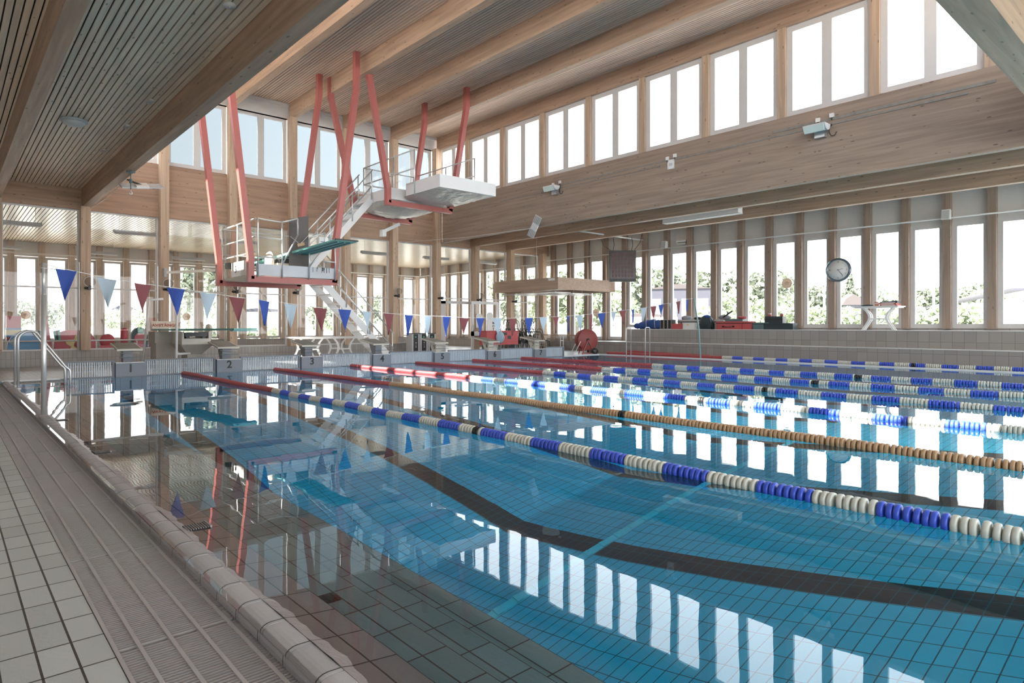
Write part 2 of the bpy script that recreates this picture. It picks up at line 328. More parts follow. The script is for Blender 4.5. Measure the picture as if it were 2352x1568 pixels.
m = MB(); m.box(2.15, 19.5, 5.01, 5.10, -4.12, -4.08)
for k in range(60): m.box(2.16 + k * .289, 2.24 + k * .289, 5.01, 5.10, -4.09, -4.07)
build(m, 'floor_grille', mat('blue_grille', (.08, .60, .72), .4), label='turquoise grated band crossing the deep pool floor', cat='grille')
# water body (top face is the surface, the rest sits inside the basin walls)
m = MB(); m.box(1.03, XP + .05, YS - .05, YE + .05, -5.4, 0); wobj = build(m, 'water', M['water'], kind='structure')
# small overflow grilles in the ledge
for (x, y, lb) in ((1.25, 4.33, 'small slotted drain in the ledge, nearest the camera'), (1.25, 7.53, 'small slotted drain in the ledge, second along the coping'), (1.25, 10.43, 'small slotted drain in the ledge beside the near ladder pole')):
    t = thing('drain_grate', (x, y, 0), lb, 'drain')
    m = MB(); m.box(x - .075, x + .075, y - .07, y + .07, -.02, .004); build(m, 'drain_pit', M['under'], t)
    m = MB()
    for k in range(9): m.box(x - .06 + k * .015, x - .054 + k * .015, y - .06, y + .06, .003, .010)
    m.box(x + .07, x + .082, y - .07, y + .07, -.01, .016); build(m, 'slats', M['grate'], t)
t = thing('pool_inlet', (1.45, 2.92, -.15), 'dark slotted inlet set in the first underwater step', 'inlet')
m = MB(); m.box(1.405, 1.52, 2.87, 2.97, -.149, -.143); build(m, 'inlet_pit', M['under'], t)
m = MB()
for k in range(6): m.box(1.41 + k * .019, 1.417 + k * .019, 2.87, 2.97, -.143, -.137)
build(m, 'slats', mat('inlet_red', (.03, .012, .012), .6), t)

# ------------------------------------------------------------------ ceilings, beams, columns, walls
def slat_field(name, x0, x1, y0, y1, z, mt, pitch=.105, wd=.082):
    m = MB(); m.box(x0, x1, y0, y1, z + .03, z + .08); struct(m, name + '_void', M['void'])
    m = MB(); x = x0 + .01
    while x < x1 - wd:
        m.box(x, x + wd, y0, y1, z, z + .03); x += pitch
    struct(m, name, mt)
slat_field('ceiling_low', -5, 3.5, -6, YW, ZL, M['slat_low'])
slat_field('ceiling_cross', 3.5, 18, -6, 1.9, ZL, M['slat_low'])
slat_field('ceiling_high', 3.6, 18.1, YB0, YW, ZH, M['slat'])
slat_field('ceiling_far', 18.1, XW, -6, YW, ZL, M['slat_low'])
slat_field('ceiling_back', -5, XW, YW + .3, YB2, ZB + .08, M['slat_back'], .12, .095)
tn = [0]
def trim(mb, mt): tn[0] += 1; return struct(mb, 'trim_%d' % tn[0], mt)
for x in (-1.13, 1.245): m = MB(); m.box(x - .115, x + .115, -6, YW, ZB, ZL + .02); trim(m, M['wood_y'])
m = MB(); m.box(3.50, 3.735, -6, YW, ZB, 7.1); trim(m, M['wood_y'])
m = MB(); m.box(3.52, 3.735, YB0, YW, 9.65, ZH + .1); trim(m, M['wood_y'])
for x in GX[1:6]: m = MB(); m.box(x - .12, x + .12, YB0, YW, 9.62, ZH + .02); trim(m, M['wood_y'])
wall_band = wood('side_band', (.35, .26, .205), 'y')  # timber tone darker and less saturated than the beams
m = MB(); m.box(17.98, 18.2, -6, YW, ZB, 7.1); o_ = struct(m, 'wall_right_band', wall_band)
m = MB(); m.box(17.96, 18.2, YB0, YW, 9.62, ZH + .1); trim(m, M['wood_y'])
m = MB()   # weathered strip with a conduit along the band
for (a, b, z, h_) in ((3.5, 8.5, 6.72, .07), (4.0, 11.6, 6.60, .05), (11.9, 17.0, 6.62, .05), (12.2, 20.0, 6.50, .03)): m.box(17.966, 17.979, a, b, z, z + h_)
build(m, 'cable_strip', mat('weathered_strip', (.24, .22, .20), .7, var=.3, vs_=8), label='weathered grey cable strip along the upper timber band', cat='cable strip')
for x in (GX[7] - .15, GX[8] - .15): m = MB(); m.box(x - .115, x + .115, -6, YW, ZB, ZL + .02); trim(m, M['wood_y'])
m = MB(); m.box(3.735, 17.98, 1.93, YB0, ZB, 7.1); trim(m, M['wood_x'])
# unseen walls behind the camera; the front ones get glazing added for light
m = MB(); m.box(3.6, 18.1, 1.93, YB0 - .1, 7.1, 7.4); m.box(3.6, 18.1, 1.93, YB0 - .1, 9.7, ZH + .1); struct(m, 'wall_front_upper', M['wood_x'])
m = MB(); m.box(-5.3, -5, -6, YB2, zf, ZL + .2); struct(m, 'wall_left', M['offwhite'])
m = MB(); m.box(-5.3, XW + .3, -6.3, -6, zf, .5); m.box(-5.3, XW + .3, -6.3, -6, 5.2, ZL + .2); struct(m, 'wall_front', M['offwhite'])
# roof skins over the ceilings keep the sky out
m = MB(); m.box(-5.3, 3.7, -6.3, YW + .3, ZL + .1, ZL + .3); m.box(18.1, XW + .4, -6.3, YW + .3, ZL + .1, ZL + .3); m.box(3.5, 18.1, -6.3, 1.95, ZL + .1, ZL + .3); m.box(3.4, 18.3, YB0 - .4, YW + .4, ZH + .1, ZH + .3); m.box(-5.3, XW + .4, YW + .1, YB2 + .4, ZB + .17, ZB + .4)
struct(m, 'ceiling_roof', M['offwhite'])
# end wall: timber band, panel, columns
m = MB(); m.box(3.7, 18.2, YW, YW + .25, 5.12, 7.0); struct(m, 'wall_back_band', wood('end_band', (.41, .265, .185), 'x'))
m = MB(); m.box(-5, 3.6, YW, YW + .25, 5.12, ZL + .1); m.box(18.2, XW, YW, YW + .25, 5.12, ZL + .1); struct(m, 'wall_back_lintel', M['wood_x'])
m = MB(); m.box(3.7, 18.1, YW + .1, YW + .25, 9.55, ZH + .1); m.box(3.7, 18.1, YW + .02, YW + .1, 10.08, ZH); struct(m, 'wall_back_upper', M['frame'])
# parapet with a gap for the door at the right
m = MB(); m.box(-5, 17.95, YW, YW + .25, zf, .50); m.box(22.0, XW, YW, YW + .25, zf, .50); struct(m, 'wall_back_parapet', M['tile_wall_x'])
GB = [x - .03 for x in GX]
for i, x in enumerate([-1.13, 1.245] + GB):
    hi = 9.62 if 3.8 < x < 18.5 else 5.2
    lo = .50 if not 18.2 < x < 21.9 else -.01
    m = MB(); m.box(x - .14, x + .14, YW - .28, YW + .06, lo if x < 20 else -.01, hi); trim(m, M['wood_z'])
# mask under floor columns are held on the parapet; windows in the end wall
wn = [0]
def window(x0, x1, z0, z1, y, pm, axis='x', mull=(), trans=(), fw=.07, depth=.10, parent=None):
    """frame ring with mullions; pane child"""
    wn[0] += 1; m = MB()
    def bx(a, b, c, d, e=0):
        if axis == 'x': m.box(a, b, y - e, y + depth, c, d)
        else: m.box(y - e, y + depth, a, b, c, d)
    bx(x0, x1, z0, z0 + fw); bx(x0, x1, z1 - fw, z1); bx(x0, x0 + fw, z0 + fw, z1 - fw); bx(x1 - fw, x1, z0 + fw, z1 - fw)
    for q in mull: bx(q - fw * .8, q + fw * .8, z0 + fw, z1 - fw)
    for q in trans: bx(x0 + fw, x1 - fw, q - fw * .45, q + fw * .45)
    f = struct(m, 'window_%d' % wn[0], M['frame']); m = MB()
    g = .012
    if axis == 'x': m.box(x0 + fw - .01, x1 - fw + .01, y + depth * .5, y + depth * .5 + g, z0 + fw - .01, z1 - fw + .01)
    else: m.box(y + depth * .5, y + depth * .5 + g, x0 + fw - .01, x1 - fw + .01, z0 + fw - .01, z1 - fw + .01)
    build(m, 'pane', pm, f); return f
cols = [-3.5, -1.13, 1.245] + GB
for a, b in zip(cols[:-1], cols[1:]):
    a_, b_ = a + .14, b - .14
    if 17 < a < 21: window(a_, b_, 2.60, 5.12, YW + .08, M['pane_in'], fw=.05)
    else: window(a_, b_, .50, 5.12, YW + .08, M['pane_in'], trans=(2.54,), fw=.05)
    if 3 < a < 17.5:
        mid = (a_ + b_) / 2
        window(a_, b_, 7.0, 9.6, YW + .10, M['pane_end'], mull=(mid,), fw=.15)
# long clerestories (right = above the band, left = above the big near beam)
YC = [3.6 + 2.33 * k for k in range(10)]
for k, y in enumerate(YC[:-1]):
    m = MB(); m.box(17.98, 18.2, y - .11, y + .11, 7.1, 9.62); trim(m, M['wood_z'])
    m = MB(); m.box(3.52, 3.72, y - .11, y + .11, 7.1, 9.65); trim(m, M['wood_z'])
YC = [YB0 - .05] + YC[:-1] + [YW - .05]
for a, b in zip(YC[:-1], YC[1:]):
    a_, b_ = a + .11, b - .11; mid = (a_ + b_) / 2; ml = (mid,) if b - a > 1.6 else ()
    window(a_, b_, 7.1, 9.62, 18.08, M['pane'], 'y', ml, fw=.16)
    window(a_, b_, 7.1, 9.65, 3.58, M['pane'], 'y', ml, fw=.10)
for k in range(6): window(3.72 + 2.38 * k, 6.08 + 2.38 * k, 7.4, 9.7, 2.1, M['pane'], fw=.1)  # unseen upper front windows, added to light the end wall and high ceiling
for k in range(12): window(-5 + 2.56 * k, -2.46 + 2.56 * k, .5, 5.2, -6.2, M['pane'], fw=.1)  # unseen lower front windows, added to bring light onto the near deck
# long window wall: posts every bay, blanking panel above, ledge below
PY = [5.06 + 1.19 * k for k in range(-9, 28)]
POST = wood('post_timber', (.35, .26, .205), 'z')
for k, y in enumerate(PY):
    m = MB(); lo = 1.2 if y < 18.4 else .5
    top = ZL if y < YW else ZB + .1
    m.box(XW - .16, XW + .24, y - .11, y + .11, lo, top); trim(m, POST if y < YW else M['bwood'])
for a, b in zip(PY[:-1], PY[1:]):
    lo = 1.22 if a < 18.4 else .62
    window(a + .11, b - .11, lo, 4.72, XW + .02, M['pane'], 'y', fw=.14)
m = MB(); m.box(XW + .06, XW + .5, -6, YB2, 4.72, ZL + .1); struct(m, 'wall_right_upper', M['offwhite'])
m = MB(); m.box(XW + .02, XW + .3, -6, 18.5, zf, 1.22); m.box(XW + .02, XW + .3, 18.5, YB2, zf, .62); struct(m, 'wall_right_lower', M['tile_wall'])
m = MB(); m.tube([(XW - .2, -5, 4.85), (XW - .2, YW, 4.85)], .028, 8); struct(m, 'trim_curtain_rail', M['pipe'])
m = MB(); m.box(-5, XW, YB2, YB2 + .3, 4.6, ZB + .2); struct(m, 'wall_end_upper', M['offwhite'])
m = MB(); m.box(-5, XW, YB2, YB2 + .3, zf, .55); struct(m, 'wall_end_lower', M['tile_wall_x'])
m = MB(); m.tube([(-5, YB2 - .2, 4.72), (XW, YB2 - .2, 4.72)], .028, 8); m.tube([(XW - .2, YW + .4, 4.72), (XW - .2, YB2, 4.72)], .028, 8); struct(m, 'trim_end_rail', M['pipe'])
bx0 = [1.24 + 1.2 * k for k in range(-5, 21)]
for x in bx0: m = MB(); m.box(x - .13, x + .13, YB2 - .16, YB2 + .4, .55, ZB + .1); trim(m, M['bwood'])
for a, b in zip(bx0[:-1], bx0[1:]): window(a + .13, b - .13, .58, 4.58, YB2 + .04, M['pane'], 'x', trans=(), fw=.12)
# tiled bleacher steps on the far side
m = MB(); m.box(23.8, XW + .02, -6, 20.0, zf, .55); struct(m, 'trim_step_lower', M['tile_wall'])
m = MB(); m.box(24.6, XW + .02, -6, 18.5, .55, 1.13); struct(m, 'trim_step_upper', M['tile_wall'])
m = MB(); m.box(23.78, XW, -6, 20.02, .55, .565); m.box(24.58, XW + .02, -6, 18.52, 1.13, 1.15); struct(m, 'trim_step_nosing', M['white'])

# ------------------------------------------------------------------ lane ropes
FP = .0525
def float_mesh(mt, nm, r=.068):
    m = MB(); m.lathe([(.012, -.0255), (r * .5, -.0255), (r * .55, -.021), (r * .84, -.020), (r * .96, -.016), (r, -.007), (r, .009), (r * .95, .017), (r * .8, .021), (.012, .021)], (0, 0, 0), 'y', 16); return m.mesh(nm, mt)
FM = {k: float_mesh(M[k], 'float_' + k) for k in ('red', 'blue', 'wht', 'tan', 'black')}
def rope(x, y0, y1, z, label, black_y, allt=False, red_to=12.13, sag=0.0):
    t = thing('lane_rope', (x, y0, 0), label, 'lane rope', 'lane ropes of plastic discs stretched across the pool')
    n = int((y0 - y1) / FP)
    def pos(y):
        s_ = (y0 - y) / 31.0
        return Vector((x + sag * math.sin(3.14 * s_) + .012 * math.sin(y * 1.7 + x), y, z + .006 * math.sin(y * 2.3 + x)))
    m = MB(); m.tube([pos(y0 + .45 - (y0 + .45 - y1) * k / 60) for k in range(61)], .008, 5); build(m, 'cable', M['cable'], t)
    lst = []
    for k in range(n):
        y = y0 - FP * (k + .5); q = (red_to - y) / FP
        if y > red_to: c = 'red'
        elif abs(y - black_y) < .055: c = 'black'
        elif allt: c = 'tan'
        else: c = 'wht' if int(q // 8) % 2 == 0 else 'blue'
        if y > red_to or True:
            yy = y + (FP * .18 if (k % 4 == 1) else 0) * (1 if y < 6 else 0)
        lst.append((yy, c))
    near = lst[-100:]; rest = lst[:-100]
    for c in sorted(set(q[1] for q in rest)):
        pass
    base = FM['red']; order = ['red', 'blue', 'wht', 'tan', 'black']; m = MB()
    for yy, c in rest:
        m.cur = order.index(c); p = pos(yy)
        m.lathe([(.012, -.024), (.062, -.023), (.068, -.010), (.068, .010), (.062, .023), (.012, .024)], p, 'y', 8)
    for _ in range(len(m.f) - len(m.mi)): m.mi.append(m.cur)
    o = build(m, 'floats', [M[c] for c in order], t); o['kind'] = 'stuff'
    for yy, c in near:
        o = bpy.data.objects.new('float', FM[c]); C.objects.link(o); o.parent = t; o.location = pos(yy) - Vector((x, y0, 0)); o.rotation_euler = (random.uniform(-.06, .06), 0, random.uniform(-.08, .08))
    return t
rope(4.95, 18.15, .6, .02, 'blue and white disc lane rope nearest the camera, crossing the lower right corner', 5.9, sag=.0)
rope(7.45, 18.15, 1.0, .02, 'lane rope with all tan brown discs after its red end', 5.64, allt=True, red_to=11.85)
rope(9.95, 18.15, 1.4, .02, 'sunlit red, white and blue lane rope just beyond the tan brown one', 5.9)
rope(12.45, 18.15, 1.8, .02, 'blue and white lane rope starting between blocks 4 and 5', 6.0)
rope(14.95, 18.15, 2.2, .02, 'blue and white lane rope starting between blocks 5 and 6', 6.1)
rope(17.45, 18.15, 2.6, .02, 'blue and white lane rope starting beside block 7, farthest in the water', 6.1)
rope(23.3, 18.6, 3.2, .06, 'blue and white lane rope lying dry on the far pool deck', 6.6, red_to=12.97)
t = thing('lane_rope', (23.55, 17.3, 0), 'short red lane rope end lying beside the dry rope on the deck', 'lane rope')
m = MB(); m.tube([(23.62, 17.7, .13), (23.5, 13.5, .07)], .008, 5); build(m, 'cable', M['cable'], t)
for k in range(78):
    o = bpy.data.objects.new('float', FM['red']); C.objects.link(o); o.parent = t; s_ = k / 78; o.location = Vector((23.62 - .12 * s_, 17.7 - 4.1 * s_, .13 - .06 * s_)) - Vector((23.55, 17.3, 0))

# ------------------------------------------------------------------ starting blocks and slotted end panels
def block(k):
    x = 3.70 + 2.5 * (k - 1); y = 18.45
    t = thing('starting_block', (x, y, 0), 'starting block number %d on the pool end wall' % k, 'starting block', 'numbered starting blocks')
    m = MB(); m.box(x - .33, x + .33, y - .10, y + .02, -.25, .345); build(m, 'number_plate', M['plate'], t)
    text('numeral', str(k), .29, M['num'], (x + .01, y - .106, .20), (math.pi / 2, 0, 0), t, bold=.006)
    m = MB(); m.box(x - .33, x + .33, y - .12, y + .03, .345, .36); build(m, 'plate_cap', M['white'], t)
    m = MB(); m.box(x - .10, x + .12, y + .12, y + .34, -.01, .74)
    m.prism([(y + .10, .74), (y + .55, .74), (y + .34, .35), (y + .12, .35)], x - .12, x + .12, 'x'); build(m, 'pedestal', M['cream'] if k > 4 else M['plate'], t)
    m = MB(); m.prism([(y - .07, .655), (y + .82, .80), (y + .82, .845), (y - .07, .70)], x - .30, x + .30, 'x'); pl = build(m, 'platform', M['cream'], t)
    m = MB()
    for q in range(5):
        a = y - .03 + q * .17; m.prism([(a, .708 + q * .0275), (a + .13, .729 + q * .0275), (a + .13, .737 + q * .0275), (a, .716 + q * .0275)], x - .26, x + .26, 'x')
    build(m, 'tread_pad', mat('tread_pad_%d' % k, (.24, .22, .19), .9, bump=.3), pl)
    m = MB(); m.box(x - .24, x + .26, y - .12, y - .04, .478, .492); m.box(x - .02, x + .02, y - .05, y + .15, .478, .490); build(m, 'foot_step', M['tealc'], t)
    m = MB(); m.tube([(x - .22, y - .07, .62), (x - .22, y - .14, .60), (x + .22, y - .14, .60), (x + .22, y - .07, .62)], .010, 6); build(m, 'backstroke_grip', M['steel'], t)
    if k >= 5: text('side_numeral', str(k), .2, M['num'], (x - .125, y + .22, .52), (math.pi / 2, 0, -math.pi / 2), t)
for k in range(1, 8): block(k)
def panel(x0, x1, lb):
    y = 18.42
    t = thing('slotted_panel', ((x0 + x1) / 2, y, 0), lb, 'end panel', 'slotted splash panels along the pool end')
    m = MB(); m.box(x0, x1, y, y + .06, .385, .42); m.box(x0, x1, y, y + .06, -.12, .02); m.box(x0, x0 + .05, y, y + .06, .02, .385); m.box(x1 - .05, x1, y, y + .06, .02, .385); build(m, 'frame', M['plate'], t)
    m = MB(); x = x0 + .07
    while x < x1 - .08: m.box(x, x + .022, y + .01, y + .045, .02, .385); x += .05
    for q in (.15, .28): m.box(x0 + .05, x1 - .05, y + .045, y + .055, q, q + .012)
    build(m, 'slats', M['panel'], t)
panel(2.28, 3.36, 'slotted grey end panel left of block 1')
for k in range(1, 7): panel(3.70 + 2.5 * (k - 1) + .345, 3.70 + 2.5 * k - .345, 'slotted grey end panel between block %d and block %d' % (k, k + 1))
panel(19.05, 20.2, 'slotted grey end panel right of block 7')
m = MB(); m.box(2.2, 20.24, 18.5, 18.62, -.1, -.005); struct(m, 'trim_bulkhead', M['plate'])

# ------------------------------------------------------------------ ladders, poles, flags
def arc(c, r, a0, a1, n=8): return [(c[0] + r * math.cos(math.radians(a0 + (a1 - a0) * i / n)), c[1] + r * math.sin(math.radians(a0 + (a1 - a0) * i / n))) for i in range(n + 1)]
t = thing('pool_ladder', (1.2, 16.5, 0), 'bent steel handrail pair leading into the water beside the near coping', 'handrail')
for y in (16.9, 16.15):
    pts = [(1.19, -.06), (1.19, .95)] + arc((1.40, .98), .21, 180, 60, 8)[1:] + [(2.02, .42)] + arc((1.98, .30), .12, 40, 0, 4) + [(2.10, -.5)]
    m = MB(); m.tube([(a, y, b) for a, b in pts], .024, 10); build(m, 'rail', M['steel'], t)
    m = MB(); m.lathe([(.055, -.02), (.055, .01), (.03, .02)], (1.19, y, .01), 'z', 12); build(m, 'flange', M['steel'], t)
t = thing('pool_ladder', (XP, 16.45, 0), 'steel pool ladder of two tall hoops on the far pool edge', 'ladder')
for y in (16.93, 15.97):
    m = MB(); pts = [(XP - .12, -1.6), (XP - .12, 1.14)] + arc((XP - .06, 1.16), .06, 180, 90, 3)[1:] + [(XP + .14, 1.22)] + arc((XP + .14, 1.16), .06, 90, 0, 3)[1:] + [(XP + .20, 0.0)]
    m.tube([(a, y, b) for a, b in pts], .022, 8); build(m, 'rail', M['steel'], t)
for k in range(4): m = MB(); m.box(XP - .15, XP - .09, 15.97, 16.93, -.35 - .3 * k, -.32 - .3 * k); build(m, 'rung', M['steel'], t)
t = thing('flag_pole', (1.13, 11.2, 0), 'tall steel pole standing in the near coping beside the handrail', 'pole')
m = MB(); m.tube([(1.13, 11.2, -.05), (1.13, 11.2, 1.75)], .035, 10); m.tube([(1.13, 11.2, 1.7), (1.125, 11.2, 2.22)], .024, 10); build(m, 'tube', M['steel'], t)
m = MB(); m.tube([(1.09, 11.16, 2.14), (1.30, 11.24, 2.13)], .006, 6); build(m, 'hook', M['steel'], t)
t = thing('flag_pole', (22.65, 13.55, 0), 'slim tilted pole on the far edge holding the flag line', 'pole')
m = MB(); m.tube([(22.65, 13.5, -.4), (22.68, 13.62, 1.2), (22.7, 13.85, 2.4)], .028, 8); build(m, 'tube', mat('pole_teal', (.25, .42, .44), .4), t)
fl = [(.013, 2.13), (.038, 2.03), (.062, 1.97), (.086, 1.92), (.111, 1.86), (.135, 1.8), (.159, 1.76), (.184, 1.71), (.214, 1.65), (.241, 1.63), (.267, 1.59), (.294, 1.56), (.32, 1.54), (.346, 1.52), (.374, 1.51), (.402, 1.49), (.429, 1.49), (.458, 1.49), (.487, 1.49), (.518, 1.51), (.548, 1.53), (.576, 1.55), (.603, 1.58), (.63, 1.61), (.658, 1.65), (.686, 1.69), (.72, 1.75), (.745, 1.8), (.776, 1.85), (.809, 1.91), (.841, 1.99), (.868, 2.06), (.9, 2.13), (.929, 2.21), (.962, 2.31)]
fc = 'b p m b p m b p m b p m b p b m b p m b p m b p m b p m b p m b p m b'.split()
A_, B_ = Vector((1.13, 11.2, 0)), Vector((22.7, 13.75, 0))
t = thing('flag_line', (1.13, 11.2, 2.2), 'sagging line of blue, pale and maroon backstroke pennants across the pool', 'bunting')
cp = [(1.13, 11.2, 2.2)] + [tuple(A_.lerp(B_, s_) + Vector((0, 0, z + .01))) for s_, z in fl] + [(22.7, 13.85, 2.37)]
m = MB(); m.tube(cp, .005, 5); build(m, 'cord', M['white'], t)
dl = (B_ - A_).normalized()
for (s_, z), c in zip(fl, fc):
    p = A_.lerp(B_, s_) + Vector((0, 0, z)); w_ = .135; hh = .46; tw = random.uniform(-.45, .35)
    d2 = (dl * math.cos(tw) + Vector((-dl.y, dl.x, 0)) * math.sin(tw)); nr = Vector((-d2.y, d2.x, 0)); m = MB(); rows = 7; vsl = []; nn = 5
    sl = (fl[min(fl.index((s_, z)) + 1, 34)][1] - fl[max(fl.index((s_, z)) - 1, 0)][1]) / 1.1 * w_
    sway = random.uniform(-.04, .04)
    for th_ in (0, .003):
        for i in range(rows + 1):
            f = i / rows
            for j in range(nn):
                g = (j / (nn - 1) - .5) * 2
                vsl.append(p + d2 * (g * w_ * (1 - f) + sway * f) + nr * (.02 * math.sin(f * 3 + g * 2 + s_ * 40) + th_) + Vector((0, 0, -hh * f + g * sl * (1 - f))))
    k_ = (rows + 1) * nn; fs = []
    for b_ in (0, k_):
        for i in range(rows):
            for j in range(nn - 1): fs.append((b_ + i * nn + j, b_ + i * nn + j + 1, b_ + (i + 1) * nn + j + 1, b_ + (i + 1) * nn + j))
    m.add(vsl, fs, True); build(m, 'pennant', M[{'b': 'fblue', 'p': 'flight', 'm': 'fred'}[c]], t)

# ------------------------------------------------------------------ one metre springboard on its concrete stand
def board_mesh(a, b, wd, th, n=10, bow=0.):
    """planks from a to b (points), width wd"""
    a, b = Vector(a), Vector(b); d = (b - a); s_ = Vector((-d.y, d.x, 0)).normalized(); m = MB(); vsl = []
    for i in range(n + 1):
        p = a + d * (i / n) + Vector((0, 0, bow * (i / n) ** 2)); h_ = th * (1 - .55 * abs(i / n - .4))
        vsl += [p - s_ * wd / 2, p + s_ * wd / 2, p + s_ * wd / 2 - Vector((0, 0, h_)), p - s_ * wd / 2 - Vector((0, 0, h_))]
    fs = [(0, 1, 2, 3), (4 * n + 3, 4 * n + 2, 4 * n + 1, 4 * n)]
    for i in range(n):
        for k in range(4): fs.append((4 * i + k, 4 * i + (k + 1) % 4, 4 * i + 4 + (k + 1) % 4, 4 * i + 4 + k))
    return m.add(vsl, fs)
t = thing('springboard', (5.6, 20.0, 0), 'low green springboard on a flared concrete pedestal behind the end panels', 'springboard')
build(board_mesh((5.22, 21.6, 1.20), (5.92, 16.3, 1.235), .62, .06), 'board', M['board'], t)
m = MB(); m.box(5.60, 6.22, 16.28, 16.5, 1.16, 1.185); build(m, 'board_tip', M['board_u'], t)
m = MB()
def frus(m, x, y, z0, z1, a0, b0, a1, b1):
    vsl = [(x + i * a, y + j * b, z) for z, a, b in ((z0, a0, b0), (z1, a1, b1)) for i, j in ((-1, -1), (1, -1), (1, 1), (-1, 1))]
    return m.add(vsl, [(3, 2, 1, 0), (4, 5, 6, 7), (0, 1, 5, 4), (1, 2, 6, 5), (2, 3, 7, 6), (3, 0, 4, 7)])
frus(m, 5.66, 20.0, -.01, .46, .20, .3, .20, .3); frus(m, 5.66, 20.0, .46, .76, .20, .3, .46, .6); build(m, 'pedestal', M['concrete'], t)
m = MB(); m.box(5.26, 6.06, 19.5, 20.5, .76, .93); m.box(5.26, 5.32, 19.5, 20.5, .93, 1.13); m.box(6.0, 6.06, 19.5, 20.5, .93, 1.13); build(m, 'fulcrum_box', M['cream'], t)
m = MB(); m.box(5.36, 5.98, 19.56, 20.4, .99, 1.10); m.box(5.4, 5.5, 19.6, 20.3, .93, 1.0); m.box(5.85, 5.95, 19.6, 20.3, .93, 1.0); build(m, 'fulcrum_slide', M['black'], t)
m = MB(); m.lathe([(.24, -.04), (.26, 0), (.24, .04)], (6.12, 19.9, 1.1), 'x', 18); build(m, 'adjusting_wheel', M['cream'], t)
m = MB(); m.box(4.95, 5.5, 21.1, 21.75, -.01, .78); m.box(4.9, 5.5, 21.0, 21.8, .78, 1.12); build(m, 'anchor_block', M['concrete'], t)
m = MB()
for q in [((5.05, 19.3, -.01), (5.08, 19.3, 1.85)), ((4.75, 21.9, -.01), (4.95, 21.9, 2.1)), ((4.95, 21.9, 2.1), (5.35, 21.9, 2.15)), ((5.08, 19.3, .5), (5.5, 19.6, .5))]: m.tube(q, .035, 8)
build(m, 'guard_rail', M['pipe'], t)
t = thing('closed_sign', (5.15, 21.3, 1.2), 'cream tent card reading AVSTÄNGD standing on the low springboard', 'sign')
m = MB(); m.prism([(21.12, 1.21), (21.5, 1.21), (21.31, 1.44)], 4.86, 5.62, 'x'); build(m, 'card', M['cream'], t)
text('lettering', 'AVSTÄNGD', .145, M['orange'], (5.24, 21.185, 1.312), (math.radians(50), 0, 0), t, bold=.002)

# ------------------------------------------------------------------ salmon steel frames, platforms, stairs
def frame(y, pts_list, t, nm='hanger_frame', w_=.17):
    m = MB()
    for pl in pts_list:
        for a, b in zip(pl[:-1], pl[1:]): m.bar((a[0], y, a[1]), (b[0], y, b[1]), w_, .18, (0, 1, 0))
        for a in pl[1:-1]: m.box(a[0] - .089, a[0] + .089, y - w_ / 2 + .001, y + w_ / 2 - .001, a[1] - .089, a[1] + .089)
    return build(m, nm, M['red_steel'], t)
t = thing('diving_platform', (8.2, 19.8, 2.56), 'lower diving platform hung in salmon steel frames, marked 3', 'diving platform')
frame(21.0, [[(9.5, 2.66), (6.78, 2.66), (6.78, 3.30), (6.12, 9.0), (6.12, ZH)], [(9.58, 4.9), (10.237, 9.45), (10.24, ZH)], [(9.45, 2.66), (9.45, 4.2), (9.58, 4.9)]], t)
frame(18.5, [[(9.60, 2.66), (6.86, 2.66), (6.86, 3.25), (6.12, 9.6), (6.12, ZH)], [(9.51, 2.66), (9.60, 4.0), (10.32, 9.0), (10.33, ZH)]], t)
m = MB(); m.box(6.95, 9.55, 18.6, 21.1, 2.72, 2.80); build(m, 'deck', M['cream'], t)
m = MB(); m.box(7.0, 9.52, 18.40, 18.43, 2.77, 3.11); fp = build(m, 'front_panel', mat('panel_pale', (.55, .57, .60), .5, var=.1, vs_=3), t)
m = MB()
for q in range(14): x = 8.75 + random.random() * .7; m.box(x, x + .015, 18.396, 18.402, 3.11 - random.uniform(.03, .18), 3.11)
build(m, 'rust_runs', mat('rust_grey', (.12, .13, .14), .8), fp)
m = MB(); m.box(6.9, 6.93, 18.6, 18.75, 2.80, 3.25); build(m, 'side_panel', M['white'], t)
m = MB(); m.box(6.9, 6.93, 19.4, 20.2, 2.80, 3.25); sp_ = build(m, 'side_panel', M['white'], t)
text('numeral', '3', .30, M['num'], (6.893, 19.82, 3.02), (math.pi / 2, 0, -math.pi / 2), sp_)
m = MB(); m.box(6.9, 6.93, 19.02, 19.4, 2.80, 3.25); build(m, 'side_panel', M['offwhite'], t)
rt = .024
def rails(t, segs, nm='railing', r=rt, mt='steel'):
    m = MB()
    for a, b in segs: m.tube((a, b), r, 7)
    return build(m, nm, M[mt], t)
yf = 18.36
rails(t, [((x, yf, 2.72), (x, yf, z)) for x, z in ((7.03, 4.42), (7.76, 4.38), (8.62, 4.0), (9.50, 4.0))] + [((7.03, yf, 4.42), (7.76, yf, 4.38)), ((7.03, yf, 3.9), (7.76, yf, 3.86)), ((7.03, yf, 3.32), (7.76, yf, 3.30)), ((7.76, yf, 3.12), (8.25, yf, 4.05)), ((8.25, yf, 4.05), (8.25, yf, 4.55)), ((7.76, yf, 4.38), (8.25, yf, 4.55)), ((8.62, yf, 3.1), (9.15, yf, 3.75)), ((9.15, yf, 3.75), (9.15, yf, 4.2)), ((8.62, yf, 4.0), (9.15, yf, 4.2)), ((9.1, yf, 3.3), (9.5, yf, 3.3))], 'front_railing')
